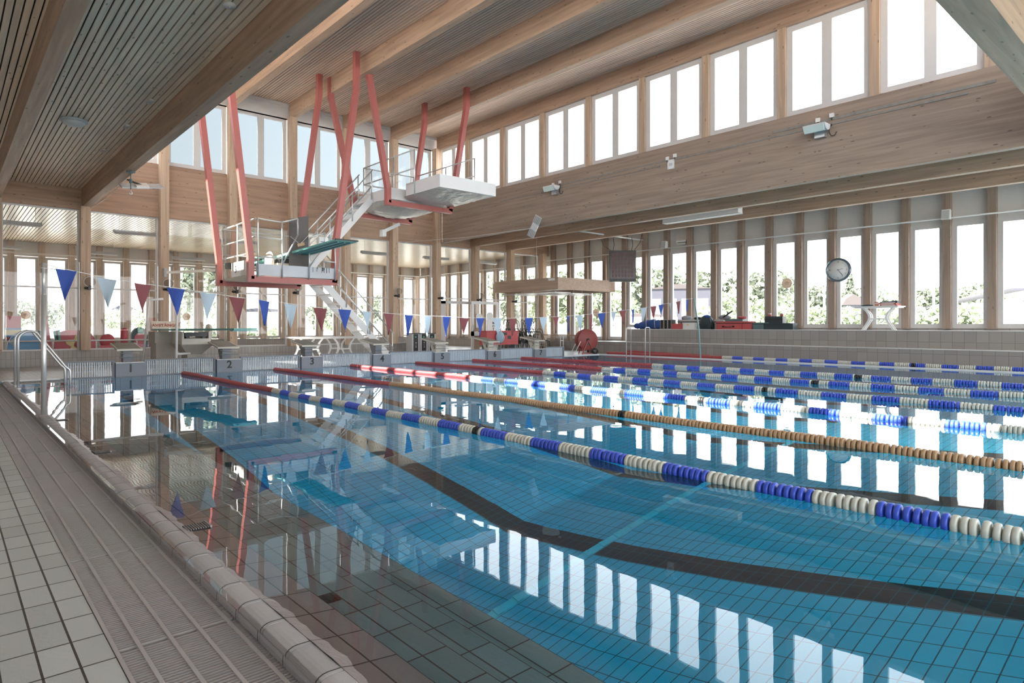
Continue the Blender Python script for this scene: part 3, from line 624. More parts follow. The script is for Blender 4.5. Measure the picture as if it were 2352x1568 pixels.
rails(t, [((6.98, 18.4, 4.42), (6.98, 21.3, 4.42)), ((6.98, 18.4, 3.9), (6.98, 21.3, 3.9)), ((6.98, 18.4, 3.45), (6.98, 21.3, 3.45)), ((6.98, 21.3, 2.75), (6.98, 21.3, 4.42)), ((6.98, 19.9, 2.75), (6.98, 19.9, 4.42)), ((6.98, 21.3, 4.42), (9.5, 21.3, 4.42)), ((6.98, 21.3, 3.6), (9.5, 21.3, 3.6)), ((9.5, 21.3, 2.8), (9.5, 21.3, 4.42))], 'side_railing')
m = MB(); m.box(6.965, 6.972, 18.45, 21.25, 3.5, 4.38); m.box(7.06, 7.73, yf - .03, yf - .024, 3.3, 4.36); m.box(7.78, 8.23, yf - .03, yf - .024, 3.4, 4.4); build(m, 'clear_screen', acr, t)
# high springboard on that platform
t = thing('springboard', (8.3, 19.8, 2.8), 'teal springboard jutting from the lower diving platform over the water', 'springboard')
bm_ = board_mesh((8.35, 22.0, 3.42), (8.62, 16.0, 3.69), .66, .07, bow=0); build(bm_, 'board', M['board'], t)
m = MB()
for q in (-.2, .0, .2): m.bar((8.36 + q, 21.8, 3.34), (8.62 + q, 16.1, 3.63), .05, .03)
build(m, 'underside_ribs', M['board_u'], t)
m = MB(); m.box(8.28, 8.97, 15.95, 16.02, 3.66, 3.70); build(m, 'tip_edge', M['black'], t)
m = MB(); m.lathe([(.05, -.06), (.27, -.05), (.30, 0), (.27, .05), (.05, .06)], (7.75, 19.3, 3.30), 'x', 20); build(m, 'adjusting_wheel', M['cream'], t)
m = MB(); m.box(7.85, 8.95, 18.9, 19.7, 2.80, 3.22); build(m, 'fulcrum_box', M['cream'], t)
m = MB(); m.box(7.95, 8.7, 19.0, 19.6, 3.22, 3.38); m.box(7.1, 7.6, 21.0, 21.4, 3.16, 3.34); build(m, 'fulcrum_slide', M['black'], t)
t = thing('barrier_panel', (8.75, 18.9, 2.8), 'tall dark upright panel blocking the springboard with a hung card', 'panel')
m = MB(); m.prism([(8.10, 2.8), (8.72, 2.8), (8.72, 4.72), (8.10, 4.55)], 18.62, 18.66, 'y'); build(m, 'sheet', M['darkpanel'], t)
m = MB(); m.tube([(8.12, 18.6, 4.02), (8.42, 18.58, 3.80), (8.72, 18.6, 4.12)], .01, 5); build(m, 'chain', M['white'], t)
m = MB(); m.bar((8.33, 18.56, 3.76), (8.56, 18.56, 3.83), .01, .09); build(m, 'card', M['tan'], t)
t = thing('paper_notice', (9.2, 19.0, 4.0), 'white paper notice taped to the lower platform railing', 'notice')
m = MB(); m.box(9.02, 9.32, 18.50, 18.505, 3.62, 4.08); build(m, 'sheet', M['paper'], t)
for q in range(2): m = MB(); m.box(9.07, 9.27, 18.496, 18.50, 3.92 - q * .08, 3.945 - q * .08); build(m, 'printed_line', mat('ink_%d' % q, (.25, .28, .45), .7), t)
# upper platform
t = thing('diving_platform', (13.2, 19.8, 5.4), 'upper diving platform wrapped in white covers and silver sheet', 'diving platform')
frame(18.6, [[(14.29, 5.48), (11.58, 5.48), (11.58, 5.95), (10.86, 9.6), (10.86, ZH)], [(14.36, 5.9), (15.02, 9.5), (15.027, ZH)], [(14.2, 5.48), (14.36, 5.9)]], t)
frame(21.0, [[(14.14, 5.36), (11.6, 5.40), (11.6, 5.9), (10.69, 9.5), (10.69, ZH)], [(14.2, 5.9), (14.8, 9.4), (14.8, ZH)], [(14.05, 5.36), (14.2, 5.9)]], t)
m = MB(); m.box(12.22, 14.62, 16.5, 18.45, 5.76, 6.18); m.box(11.75, 14.4, 18.75, 21.5, 5.66, 6.05); build(m, 'mat_cover', M['matcover'], t)
m = MB(); vsl = []; n1, n2 = 18, 14   # rumpled sheet slung beneath
for i in range(n1 + 1):
    for j in range(n2 + 1):
        x = 12.22 + 2.4 * i / n1; y = 16.5 + 2.1 * j / n2; s_ = math.sin(math.pi * i / n1) ** .5 * math.sin(math.pi * min(1, j / n2 * .5 + .02)) if True else 0
        vsl.append((x, y, 5.77 - .17 * s_ + random.uniform(-.018, .018) * (1 if 0 < i < n1 else 0) - .0))
m.add(vsl, [(i * (n2 + 1) + j, i * (n2 + 1) + j + 1, (i + 1) * (n2 + 1) + j + 1, (i + 1) * (n2 + 1) + j) for i in range(n1) for j in range(n2)], True)
vsl = []
for i in range(n1 + 1):
    for j in range(n2 + 1):
        x = 11.7 + 2.5 * i / n1; y = 18.8 + 2.6 * j / n2; s_ = math.sin(math.pi * i / n1) * math.sin(math.pi * j / n2)
        vsl.append((x, y, 5.66 - .34 * max(0, s_) ** .6 + random.uniform(-.02, .02)))
m.add(vsl, [(i * (n2 + 1) + j, i * (n2 + 1) + j + 1, (i + 1) * (n2 + 1) + j + 1, (i + 1) * (n2 + 1) + j) for i in range(n1) for j in range(n2)], True)
build(m, 'under_sheet', M['tarp'], t)
segs = []
for x, ya, yb in ((12.2, 17.9, 21.3), (14.5, 17.5, 21.3)):
    for z in (6.62, 7.25): segs.append(((x, ya, z), (x, yb, z)))
    for y in (ya, 19.2, yb): segs.append(((x, y, 5.7), (x, y, 7.25)))
segs += [((12.2, 21.3, 7.25), (14.5, 21.3, 7.25)), ((12.2, 21.3, 6.62), (14.5, 21.3, 6.62))]
rails(t, segs, 'railing')
m = MB(); m.box(12.19, 12.196, 17.9, 21.3, 6.1, 7.2); m.box(14.50, 14.506, 17.5, 21.3, 6.1, 7.2); m.box(12.2, 14.5, 21.30, 21.306, 6.1, 7.2); build(m, 'clear_screen', acr, t)
m = MB(); m.bar((13.6, 21.0, 5.25), (12.9, 21.0, 4.9), .08, .12); m.box(12.78, 12.95, 20.9, 21.1, 4.7, 4.95); build(m, 'brace', M['white'], t)
# stairs
def stair(name_loc, lb, a, b, n, y0, y1, gate=True):
    """a, b = (x, z) at the foot and the head"""
    t = thing('staircase', name_loc, lb, 'staircase', 'white steel stairs of the diving tower')
    dx, dz = b[0] - a[0], b[1] - a[1]
    for y in (y0, y1):
        m = MB(); m.bar((a[0], y, a[1]), (b[0], y, b[1]), .04, .24, (0, 0, 1)); build(m, 'stringer', M['white'], t)
    for k in range(n):
        f = (k + .5) / n; x = a[0] + dx * f; z = a[1] + dz * f
        m = MB(); m.box(x - .15, x + .15, y0 + .02, y1 - .02, z - .02, z + .03); m.prism([(x - .13, z - .02), (x + .13, z - .02), (x + (-.1 if dx > 0 else .1), z - .13)], y0 + .02, y0 + .06, 'y'); build(m, 'tread', M['white'], t)
    for y in (y0 - .03, y1 + .03):
        segs = []
        for hgt in (.45, 1.0): segs.append(((a[0], y, a[1] + hgt), (b[0], y, b[1] + hgt)))
        for f in (.02, .35, .68, .98): segs.append(((a[0] + dx * f, y, a[1] + dz * f), (a[0] + dx * f, y, a[1] + dz * f + 1.0)))
        rails(t, segs, 'handrail', .024)
stair((12.6, 20.6, 0), 'white stair rising from the deck to the lower diving platform', (12.75, .0), (9.9, 2.85), 9, 20.1, 21.0)
stair((9.4, 20.6, 2.8), 'white stair climbing from the lower to the upper diving platform', (9.2, 3.0), (11.75, 5.85), 9, 19.9, 20.8)

# ------------------------------------------------------------------ lamps and fittings of the hall
def globe(x, y, z, i):
    nm = ['second column from the left', 'column behind the low springboard', 'column left of the white stair', 'column right of the white stair', 'tall corner column', 'column over the open door', 'column right of the door', 'leftmost column'][i]
    t = thing('globe_lamp', (x, y, z), 'clear glass globe lamp on the %s of the end wall' % nm, 'wall lamp', 'clear globe lamps on the end wall')
    m = MB(); m.lathe([(.05, -.13), (.145, -.06), (.17, .03), (.13, .12), (.02, .17)], (x + .1, y - .2, z + .13), 'z', 14); build(m, 'globe', pane_mat('globe_glass', .8) if i == 0 else bpy.data.materials['globe_glass'], t)
    m = MB(); m.lathe([(.172, -.008), (.178, 0), (.172, .008)], (x + .1, y - .2, z + .15), 'y', 18, caps=False); m.tube([(x + .1 + .17 * math.cos(a * .35), y - .2, z + .15 + .17 * math.sin(a * .35)) for a in range(19)], .009, 5); build(m, 'rim', M['alu'], t)
    m = MB(); m.box(x + .05, x + .13, y - .24, y - .16, z - .12, z + .02); m.tube([(x, y + .02, z - .05), (x + .09, y - .2, z - .05)], .045, 8); build(m, 'holder', M['black'], t)
for i, (x, z) in enumerate([(5.94, 2.62), (8.32, 2.62), (10.7, 2.66), (15.44, 2.68), (17.85, 2.64), (20.22, 2.62), (22.6, 2.6), (3.57, 2.58)]): globe(x, YW - .28, z, i)
def flood(y, z, lb):
    t = thing('floodlight', (17.97, y, z), lb, 'floodlight')
    m = MB(); pf = arc((0, .03), .16, 200, 320, 8); m.prism([(17.75 + a, z + .06 + b) for a, b in pf] + [(17.93, z + .10), (17.55, z + .10)], y - .28, y + .28, 'y'); build(m, 'hood', M['white'], t)
    m = MB(); m.prism([(17.52 + .0, z + .05), (17.60, z - .10), (17.63, z - .09), (17.56, z + .06)], y - .25, y + .25, 'y'); build(m, 'lens', M['glow'], t)
    m = MB(); m.box(17.85, 17.975, y - .16, y + .10, z - .20, z - .02); build(m, 'bracket', M['alu'], t)
    m = MB(); m.tube([(17.9, y - .30 - .0, z + .05)] + [(17.92, y - .34 + .10 * math.cos(a), z - .05 + .17 * math.sin(a)) for a in [1.2, .4, -.4, -1.2, -2., -2.7]], .012, 5); build(m, 'lead', M['black'], t)
flood(16.84, 6.50, 'white floodlight on the timber band above the hanging timber canopy'); flood(7.22, 6.50, 'white floodlight with a looped black lead high on the timber band')
for i, (y, z, s_) in enumerate(((11.9, 6.70, .055), (11.63, 6.74, .055), (7.27, 6.80, .055), (6.92, 6.84, .055), (16.95, 6.72, .05), (16.6, 6.75, .05))):
    t = thing('junction_box', (17.97, y, z), 'small white junction box %s' % ['above the square plate, left one', 'above the square plate, right one', 'over the looped lead floodlight, left one', 'over the looped lead floodlight, right one', 'over the far floodlight, left one', 'over the far floodlight, right one'][i], 'junction box', 'junction boxes on the timber band')
    m = MB(); m.box(17.93, 17.975, y - s_, y + s_, z - s_, z + s_); build(m, 'box', M['white'], t)
    m = MB(); m.tube([(17.95, y, z - s_), (17.95, y, z - s_ - .07)], .01, 5); build(m, 'gland', M['black'], t)
t = thing('wall_plate', (17.96, 11.78, 6.49), 'square white screwed cover plate on the timber band', 'cover plate')
m = MB(); m.box(17.95, 17.975, 11.66, 11.90, 6.34, 6.64); build(m, 'plate', M['white'], t)
m = MB(); m.box(17.935, 17.95, 11.72, 11.84, 6.45, 6.53); [m.lathe([(.012, 0), (.012, .01)], (17.94, yy, zz), 'x', 8) for yy in (11.69, 11.87) for zz in (6.37, 6.61)]; build(m, 'socket', M['greyc'], t)
def ledlamp(x, y, z, lb, rx, end):
    t = thing('led_lamp', (x, y, z), lb, 'lamp'); m = MB()
    R = Matrix.Translation((x, y, z)) @ Matrix.Rotation(rx[2], 4, 'Z') @ Matrix.Rotation(rx[0], 4, 'X') @ Matrix.Rotation(rx[1], 4, 'Y')
    def rb(m, *b):
        mm = MB(); mm.box(*b); m.add([R @ Vector(v) for v in mm.v], mm.f)
    rb(m, -.16, .16, -.13, .13, -.03, .04); build(m, 'driver', M['white'], t); m = MB()
    for s_ in (-1, 1):
        for q in range(5): rb(m, *sorted((s_ * .16, s_ * .50)), -.14 + q * .062, -.10 + q * .062, -.025, .015)
        rb(m, *sorted((s_ * .49, s_ * .52)), -.14, .15, -.025, .015); build(m, 'fins', M['greyc'], t); m = MB()
    m = MB(); m.tube([(x, y, z + .02), end], .025, 6); build(m, 'bracket', M['black'], t)
    return t
ledlamp(4.15, 19.2, 5.10, 'finned white lamp under the big beam at the left', (.5, -.15, .1), (3.74, 19.2, 5.24)); ledlamp(17.7, 17.7, 5.16, 'finned white lamp hung under the band above the canopy', (.6, .9, .6), (17.98, 17.75, 5.3))
t = thing('hoist_hook', (3.62, 17.9, 5.2), 'dark chain hook hanging from the big beam at the left', 'hook')
m = MB(); m.tube([(3.62, 17.9, 5.2), (3.62, 17.9, 4.72)], .014, 6); m.tube([(3.52, 17.9, 5.16), (3.72, 17.9, 5.16)], .025, 6); m.tube([(3.62, 17.9, 4.98), (3.62, 17.9, 4.88)], .035, 8); build(m, 'chain', M['tealc'], t)
m = MB(); m.tube([(3.62, 17.9, 4.74), (3.62, 17.9, 4.66)] + [(3.62 + .04 * math.cos(a), 17.9, 4.64 + .04 * math.sin(a)) for a in (0, -.8, -1.6, -2.4, -3.1)], .012, 6); build(m, 'hook', M['steel'], t)
m = MB(); m.tube([(3.75, 19.0, 5.2), (3.7, 21.5, 5.05), (3.68, 24.0, 5.12)], .010, 5); m.tube([(17.6, 17.7, 5.1), (16.6, 20.5, 4.95), (15.6, 24.1, 5.0)], .008, 5); build(m, 'hanging_cable', M['white'], label='thin white cable sagging from the finned lamps to the end wall', cat='cable')
t = thing('ceiling_lamp', (2.2, 16.4, ZL), 'round shallow dome lamp on the low slatted ceiling', 'ceiling lamp')
m = MB(); m.lathe([(.27, 0), (.27, -.04), (.24, -.05)], (2.2, 16.4, ZL), 'z', 24); build(m, 'rim', M['greyc'], t)
m = MB(); m.lathe([(.24, -.05), (.20, -.10), (.10, -.135), (.005, -.145)], (2.2, 16.4, ZL), 'z', 24); build(m, 'dome', M['offwhite'], t)
for i, (x, y) in enumerate(((3.17, 14.0), (3.16, 16.1), (3.15, 18.7), (3.08, 9.1), (4.6, 9.4))):
    if i == 4: continue
    t = thing('ceiling_sensor', (x, y, ZL), 'small pale sensor on the low ceiling, %s' % ('second from the camera', 'third from the camera', 'farthest from the camera', 'round and nearest the camera')[i], 'sensor')
    m = MB()
    if i == 3: m.lathe([(.09, 0), (.09, -.03), (.01, -.035)], (x, y, ZL), 'z', 18)
    else: m.box(x - .03, x + .05, y - .12, y + .14, ZL - .02, ZL); m.box(x - .03, x + .05, y - .12, y - .02, ZL - .04, ZL - .02); m.box(x - .03, x + .05, y + .04, y + .14, ZL - .04, ZL - .02)
    build(m, 'cover', M['offwhite'], t); m = MB(); m.lathe([(.02, 0), (.02, -.045)], (x, y, ZL), 'z', 8); build(m, 'lens', M['greyc'], t)
t = thing('radiant_heater', (21.2, 12.6, 5.3), 'long white radiant panel hung between the far timber beams', 'heater')
m = MB(); m.box(21.05, 21.35, 11.15, 14.17, 5.20, 5.42); build(m, 'casing', M['white'], t)
m = MB(); m.box(21.04, 21.36, 11.14, 14.18, 5.19, 5.21); m.tube([(21.2, 11.6, 5.4), (21.2, 11.6, 5.8)], .01, 5); m.tube([(21.2, 13.7, 5.4), (21.2, 13.7, 5.8)], .01, 5); build(m, 'edge_and_hangers', M['greyc'], t)
for y, z, lb in ((6.23, 4.95, 'small white loudspeaker on a window post at the right'), (16.95, 5.0, 'small white loudspeaker on a window post left of the twin lamp')):
    t = thing('loudspeaker', (25.35, y, z), lb, 'loudspeaker'); m = MB(); m.prism([(25.2, z - .16), (25.26, z + .17), (25.42, z + .15), (25.42, z - .15)], y - .12, y + .12, 'y'); build(m, 'cabinet', M['white'], t)
    m = MB(); m.prism([(25.19, z - .13), (25.245, z + .14), (25.26, z + .14), (25.21, z - .13)], y - .10, y + .10, 'y'); build(m, 'grille', M['greyc'], t)
t = thing('emergency_lamp', (25.5, 16.1, 5.0), 'pale twin box lamp on the panel above the windows', 'emergency lamp')
m = MB(); m.box(25.45, 25.64, 15.95, 16.40, 4.95, 5.03); build(m, 'box', M['cream'], t); m = MB(); m.box(25.45, 25.64, 15.93, 16.42, 5.06, 5.14); build(m, 'lid', M['white'], t)
# clock on a window post
t = thing('wall_clock', (25.36, 9.55, 3.36), 'round wall clock with a chrome rim on a window post', 'clock')
m = MB(); m.lathe([(.42, .04), (.44, -.02), (.44, -.08), (.41, -.12), (.375, -.10), (.36, -.07)], (25.42, 9.55, 3.36), 'x', 40, caps=False); build(m, 'rim', mat('dark_chrome', (.16, .20, .24), .25, .7), t)
m = MB(); m.lathe([(.005, -.078), (.37, -.078), (.37, -.02)], (25.42, 9.55, 3.36), 'x', 40); f = build(m, 'face', M['paper'], t)
for h_ in range(1, 13):
    a = math.radians(90 - 30 * h_); text('numeral', str(h_), .075, M['greyc'] if h_ % 3 else M['num'], (25.335, 9.55 - .29 * math.cos(a), 3.36 + .29 * math.sin(a)), (math.pi / 2, 0, -math.pi / 2), f, ext=.002)
for nm, ang, ln, wd in (('hour_hand', 15, .17, .012), ('minute_hand', -52, .27, .009)):
    a = math.radians(ang); m = MB(); m.bar((25.33, 9.55 + .04 * math.cos(a), 3.36 - .04 * math.sin(a)), (25.33, 9.55 - ln * math.cos(a), 3.36 + ln * math.sin(a)), .006, wd * 2, (1, 0, 0)); build(m, nm, M['num'], f)
# scoreboard on a pipe
t = thing('scoreboard', (23.75, 18.1, 3.3), 'square dark red scoreboard hanging on cables under a white pipe', 'scoreboard', rz=-.72); T = dict(parent=t, world=False)
m = MB(); m.box(-.60, .60, -.07, .07, 0, 1.42); build(m, 'case', M['black'], **T)
m = MB(); m.box(-.57, .57, -.078, -.07, .14, 1.38); build(m, 'screen', M['screen'], **T); m = MB()
for i in range(7):
    for j in range(6): m.box(-.50 + i * .145, -.41 + i * .145, -.084, -.078, .20 + j * .19, .35 + j * .19)
build(m, 'digit_window', M['screen2'], **T)
for ps in ([(-.42, 0, 1.42), (-.38, 0, 1.7), (-.42, 0, 2.03)], [(.42, 0, 1.42), (.46, 0, 1.7), (.42, 0, 2.03)], [(-.52, 0, 1.42), (-.85, 0, 1.65), (-1.0, 0, 2.0)], [(.52, 0, 1.42), (.8, 0, 1.8), (.95, 0, 2.45)]): m = MB(); m.tube(ps, .012, 5); build(m, 'hanger', M['black'], **T)
m = MB(); m.tube([(20.8, 18.1, 5.33), (25.3, 18.1, 5.33)], .035, 8); build(m, 'hanging_pipe', M['pipe'], label='white pipe carrying the scoreboard cables between beam and window post', cat='pipe')
# timber canopy over the far corner
t = thing('timber_canopy', (23.3, 22, 2.95), 'square timber fascia canopy hanging over the far corner', 'canopy')
m = MB(); m.box(21.3, 25.4, 19.8, 19.88, 2.95, 3.5); m.box(21.3, 25.4, 24.0, 24.08, 2.95, 3.5); m.box(21.3, 21.38, 19.88, 24.0, 2.95, 3.5); m.box(25.32, 25.4, 19.88, 24.0, 2.95, 3.5); build(m, 'fascia', M['canopy'], t)
m = MB(); m.box(21.38, 25.32, 19.88, 24.0, 3.18, 3.22); build(m, 'inner_board', M['offwhite'], t)
for (x, y, lx, ly) in ((22.1, 20.7, 1.1, .9), (23.6, 20.9, 1.2, .9), (22.1, 22.2, 1.1, 1.0), (23.7, 22.4, 1.2, 1.0), (24.9, 21.5, .7, 1.2), (22.6, 23.5, 1.6, .6)):
    m = MB(); m.box(x - lx / 2, x + lx / 2, y - ly / 2, y + ly / 2, 2.84, 2.87); m.tube([(x, y, 2.86), (x, y, 3.18)], .012, 5); build(m, 'lamp_tray', M['white'], t)
for x in (21.34, 25.36): m = MB(); m.tube([(x, 21.2, 3.5), (x, 21.2, 5.8)], .012, 5); build(m, 'hanger', M['steel'], t)
m = MB(); m.box(21.294, 21.3, 20.0, 20.4, 3.36, 3.47); build(m, 'maker_plate', M['paper'], t)
# ------------------------------------------------------------------ far deck: hose reel, bench, chairs, tables, cabinets
t = thing('hose_reel', (22.7, 19.35, 0), 'big red hose reel on a wheeled stand beside the bleacher steps', 'hose reel', rz=math.radians(-30)); T = dict(parent=t, world=False)
for s_ in (-.22, .22): m = MB(); m.lathe([(.03, -.015), (.46, -.015), (.48, 0), (.46, .015), (.03, .015)], (0, s_, .66), 'y', 32); build(m, 'disc', mat('reel_red', (.30, .06, .055), .45) if s_ < 0 else bpy.data.materials['reel_red'], **T)
m = MB()
for k in range(7): m.lathe([(.24, -.028), (.275, 0), (.24, .028)], (0, -.18 + .06 * k, .66), 'y', 24)
build(m, 'hose', M['tealc'], **T)
m = MB()
for s_ in (-.27, .27): m.bar((0, s_, .66), (-.28, s_, 0), .04, .05); m.bar((0, s_, .66), (.28, s_, .06), .04, .05); m.bar((-.28, s_, .03), (.3, s_, .06), .03, .03)
m.bar((-.27, -.27, .2), (-.27, .27, .2), .03, .12); build(m, 'stand', bpy.data.materials['reel_red'], **T)
for s_ in (-.34, .34): m = MB(); m.lathe([(.04, -.03), (.14, -.03), (.14, .03), (.04, .03)], (.30, s_, .14), 'y', 18); build(m, 'wheel', M['black'], **T)
m = MB(); m.tube([(-.5, -.27, .06), (-.62, -.27, .08), (-.35, -.27, .6)], .02, 6); m.tube([(-.5, .27, .06), (-.62, .27, .08), (-.35, .27, .6)], .02, 6); build(m, 'support_tube', M['pipe'], **T)
for s_ in (-.2, .2): m = MB(); m.tube([(.12, s_, 1.05), (.42, s_, 1.38)], .018, 6); build(m, 'handle', M['tl'], **T)
m = MB(); m.lathe([(.07, -.01), (.07, -.03)], (0, -.23, .66), 'y', 12); m.box(-.05, .05, -.246, -.236, .40, .5); build(m, 'hub_and_label', M['black'], **T)
t = thing('bench', (24.2, 21.8, 0), 'narrow timber topped bench with white legs behind the hose reel', 'bench')
m = MB(); m.box(23.9, 24.2, 20.2, 24.0, .80, .86); build(m, 'top', M['tl'], t)
for y in (20.4, 22.1, 23.8): m = MB(); m.tube([(23.95, y, 0), (23.95, y, .80)], .022, 6); m.tube([(24.15, y, 0), (24.15, y, .80)], .022, 6); m.tube([(23.95, y, .55), (24.15, y, .55)], .018, 6); build(m, 'leg', M['pipe'], t)
def chair():
    t = thing('stacking_chair', (20.9, 22.4, 0), 'x', 'chair', 'stacked black chairs under the canopy'); T = dict(parent=t, world=False)
    m = MB(); m.lathe([(.02, .55), (.25, .55), (.27, .57), (.25, .60), (.02, .60)], (0, 0, 0), 'z', 18); build(m, 'seat', M['black'], **T)
    m = MB(); m.tube([(-.24, .18, .55), (-.24, .26, .8), (-.20, .29, 1.05), (-.1, .31, 1.15), (.1, .31, 1.15), (.20, .29, 1.05), (.24, .26, .8), (.24, .18, .55)], .017, 6); m.tube([(-.13, .2, .58), (-.13, .27, .85), (-.07, .30, 1.02), (.07, .30, 1.02), (.13, .27, .85), (.13, .2, .58)], .014, 6); build(m, 'back_hoop', M['black'], **T)
    for i in (-1, 1):
        for j in (-1, 1): m = MB(); m.tube([(i * .17, j * .16, .55), (i * .20, j * .20, .3), (i * .25, j * .25, 0)], .017, 6); build(m, 'leg', M['black'], **T)
    return t
c0 = chair(); pos_ = []
for r_ in range(2):
    for k in range(5): pos_.append((20.75 + .56 * k + .1 * r_, 22.3 + .62 * r_, 0, 0))
for r_ in range(2):
    for k in range(4): pos_.append((20.76 + .56 * k + .1 * r_, 22.33 + .62 * r_, .43, 1))
rowl = ['front', 'back']
for i, (x, y, z, up) in enumerate(pos_):
    o = c0 if i == 0 else dup(c0)
    o.location = (x, y, z); n_ = i if i < 10 else i - 10; per = 5 if i < 10 else 4
    o.rotation_euler = (0, 0, random.uniform(-.5, .5))
    o['label'] = 'black tube chair %s, %s row, %s' % ('stacked on another' if up else 'standing on the deck', rowl[n_ // per], ['leftmost', 'second from the left', 'third from the left', 'fourth from the left', 'rightmost'][n_ % per if per == 5 or n_ % per < 3 else 4])
t = thing('storage_crate', (19.2, 22.2, 0), 'long red plastic crate beside the stacked chairs', 'crate')
m = MB(); m.box(18.25, 20.15, 21.2, 21.7, .45, 1.06); build(m, 'body', M['caseed'], t)
m = MB(); m.box(18.22, 20.18, 21.17, 21.73, 1.02, 1.08); build(m, 'rim', M['red'], t)
m = MB(); [m.box(x - .03, x + .03, 21.3, 21.6, -.01, .45) for x in (18.35, 20.05)]; build(m, 'leg', M['tealc'], t)
m = MB(); m.box(19.5, 19.7, 21.19, 21.2, .7, .85); m.box(19.2, 19.45, 21.19, 21.2, .88, 1.0); build(m, 'sticker', M['dark'], t)
t = thing('plastic_bag', (18.95, 21.0, 1.0), 'pale blue plastic bag slung over the red crate', 'bag')
m = MB(); m.ball((18.95, 21.1, .78), .26, 12, 8, (.95, .35, 1.0), .12); build(m, 'sack', mat('bag_paleblue', (.30, .42, .52), .5, bump=.8), t)
m = MB(); m.ball((18.95, 21.1, 1.02), .09, 8, 5, (1.4, .5, .6), .3); build(m, 'knot', bpy.data.materials['bag_paleblue'], t)
def ptable(loc, lx, ly, hz, lb, rz=0, lj=.33):
    t = thing('plastic_table', loc, lb, 'table', rz=rz); T = dict(parent=t, world=False)
    m = MB(); m.box(-lx / 2, lx / 2, -ly / 2, ly / 2, hz - .035, hz); m.box(-lx / 2 + .04, lx / 2 - .04, -ly / 2 + .04, ly / 2 - .04, hz - .07, hz - .035); build(m, 'top', M['white'], **T)
    for j in (-1, 1):
        for i in (-1, 1):
            m = MB(); pf = [(.33, 1), (.30, .92), (.235, .80), (.195, .68), (.18, .55), (.20, .42), (.245, .28), (.30, .12), (.345, 0)]; L_ = [(i * lx * (q - .028), hz * z * .95) for q, z in pf]; R_ = [(i * lx * (q + .028), hz * z * .95) for q, z in pf]
            for k in range(8): m.prism([L_[k], R_[k], R_[k + 1], L_[k + 1]], j * ly * lj - .03, j * ly * lj + .03, 'y')
            build(m, 'leg', M['white'], **T)
        m = MB(); m.bar((-lx * .19, j * ly * lj, hz * .47), (lx * .19, j * ly * lj, hz * .47), .05, .045); build(m, 'stretcher', M['white'], **T)
    return t
ptable((10.55, 22.6, 0), 1.35, 1.0, .88, 'left one of two white plastic tables behind block 3'); ptable((11.9, 22.6, 0), 1.3, 1.0, .88, 'right one of two white plastic tables behind block 3')
ptable((25.0, 8.1, 1.15), 1.4, .75, .83, 'white plastic table on the tiled ledge under the clock', rz=math.pi / 2, lj=.12)
zt = 1.985
for i, (y, c) in enumerate(((7.75, 'caseed'), (7.78, 'caseed'), (7.74, 'dark'))):
    t = thing('ring_binder', (25.0, y, zt), '%s binder in the pile on the white ledge table' % ['lowest red', 'middle red', 'tilted dark topmost'][i], 'binder', 'binders on the ledge table')
    m = MB(); z = zt + i * .045; m.prism([(y - .26, z), (y + .26, z), (y + .26, z + .04), (y - .26, z + .04 + .02 * i)], 24.8, 25.2, 'x'); build(m, 'cover', M[c], t)
    m = MB(); m.box(24.79, 24.80, y - .2, y + .2, z + .008, z + .03); build(m, 'pages', M['paper'], t)
t = thing('cup', (25.0, 8.12, zt), 'small orange striped cup beside the binders on the ledge table', 'cup'); m = MB(); m.lathe([(.05, 0), (.06, .15), (.055, .15)], (24.9, 8.14, zt), 'z', 14); build(m, 'body', M['torg'], t); m = MB(); m.lathe([(.058, .08), (.060, .11)], (24.9, 8.14, zt), 'z', 14); build(m, 'band', M['paper'], t)
t = thing('pencil_case', (25.0, 8.45, zt), 'flat dark pouch lying on the left of the ledge table', 'pouch'); m = MB(); m.ball((24.95, 8.45, zt + .03), .16, 10, 6, (.6, 1.3, .22), .1); build(m, 'pouch', M['dark'], t)
def cab(x, lb, tx):
    t = thing('sorting_cabinet', (x, 23.6, 0), lb, 'cabinet', 'tall sorting cabinets in a row')
    m = MB(); m.box(x - .20, x + .20, 23.35, 23.8, -.01, .94); build(m, 'carcass', M['greyc'], t)
    m = MB(); m.box(x - .12, x + .12, 23.33, 23.35, .02, .93); build(m, 'door', M['black'], t)
    m = MB(); m.box(x - .21, x + .21, 23.33, 23.82, .94, .975); build(m, 'lid', M['black'], t)
    m = MB(); m.lathe([(.01, 0), (.04, 0), (.04, .006)], (x - .02, 23.325, .80), 'y', 10); build(m, 'emblem', M['tgrn'], t)
    text('lettering', tx, .09, M['paper'], (x, 23.326, .45), (math.pi / 2, 0, 0), t, ext=.002)
cab(15.98, 'sorting cabinet with a black door, leftmost of three', '\n'.join('MJK')); cab(16.42, 'sorting cabinet with a black door, middle of three', '\n'.join('PLA')); cab(16.86, 'sorting cabinet with a black door, rightmost of three behind block 5', '\n'.join('RE'))
t = thing('drinking_tap', (16.4, 23.6, .97), 'arched chrome tap standing on the sorting cabinets', 'tap')
m = MB(); m.tube([(16.25, 23.7, .97)] + [(16.38 - .13 * math.cos(a * .39), 23.7, 1.2 + .24 * math.sin(a * .39)) for a in range(9)] + [(16.51, 23.7, 1.05)], .014, 7); build(m, 'spout', M['steel'], t); m = MB(); m.lathe([(.05, 0), (.03, .06)], (16.25, 23.7, .97), 'z', 10); build(m, 'base', M['steel'], t)
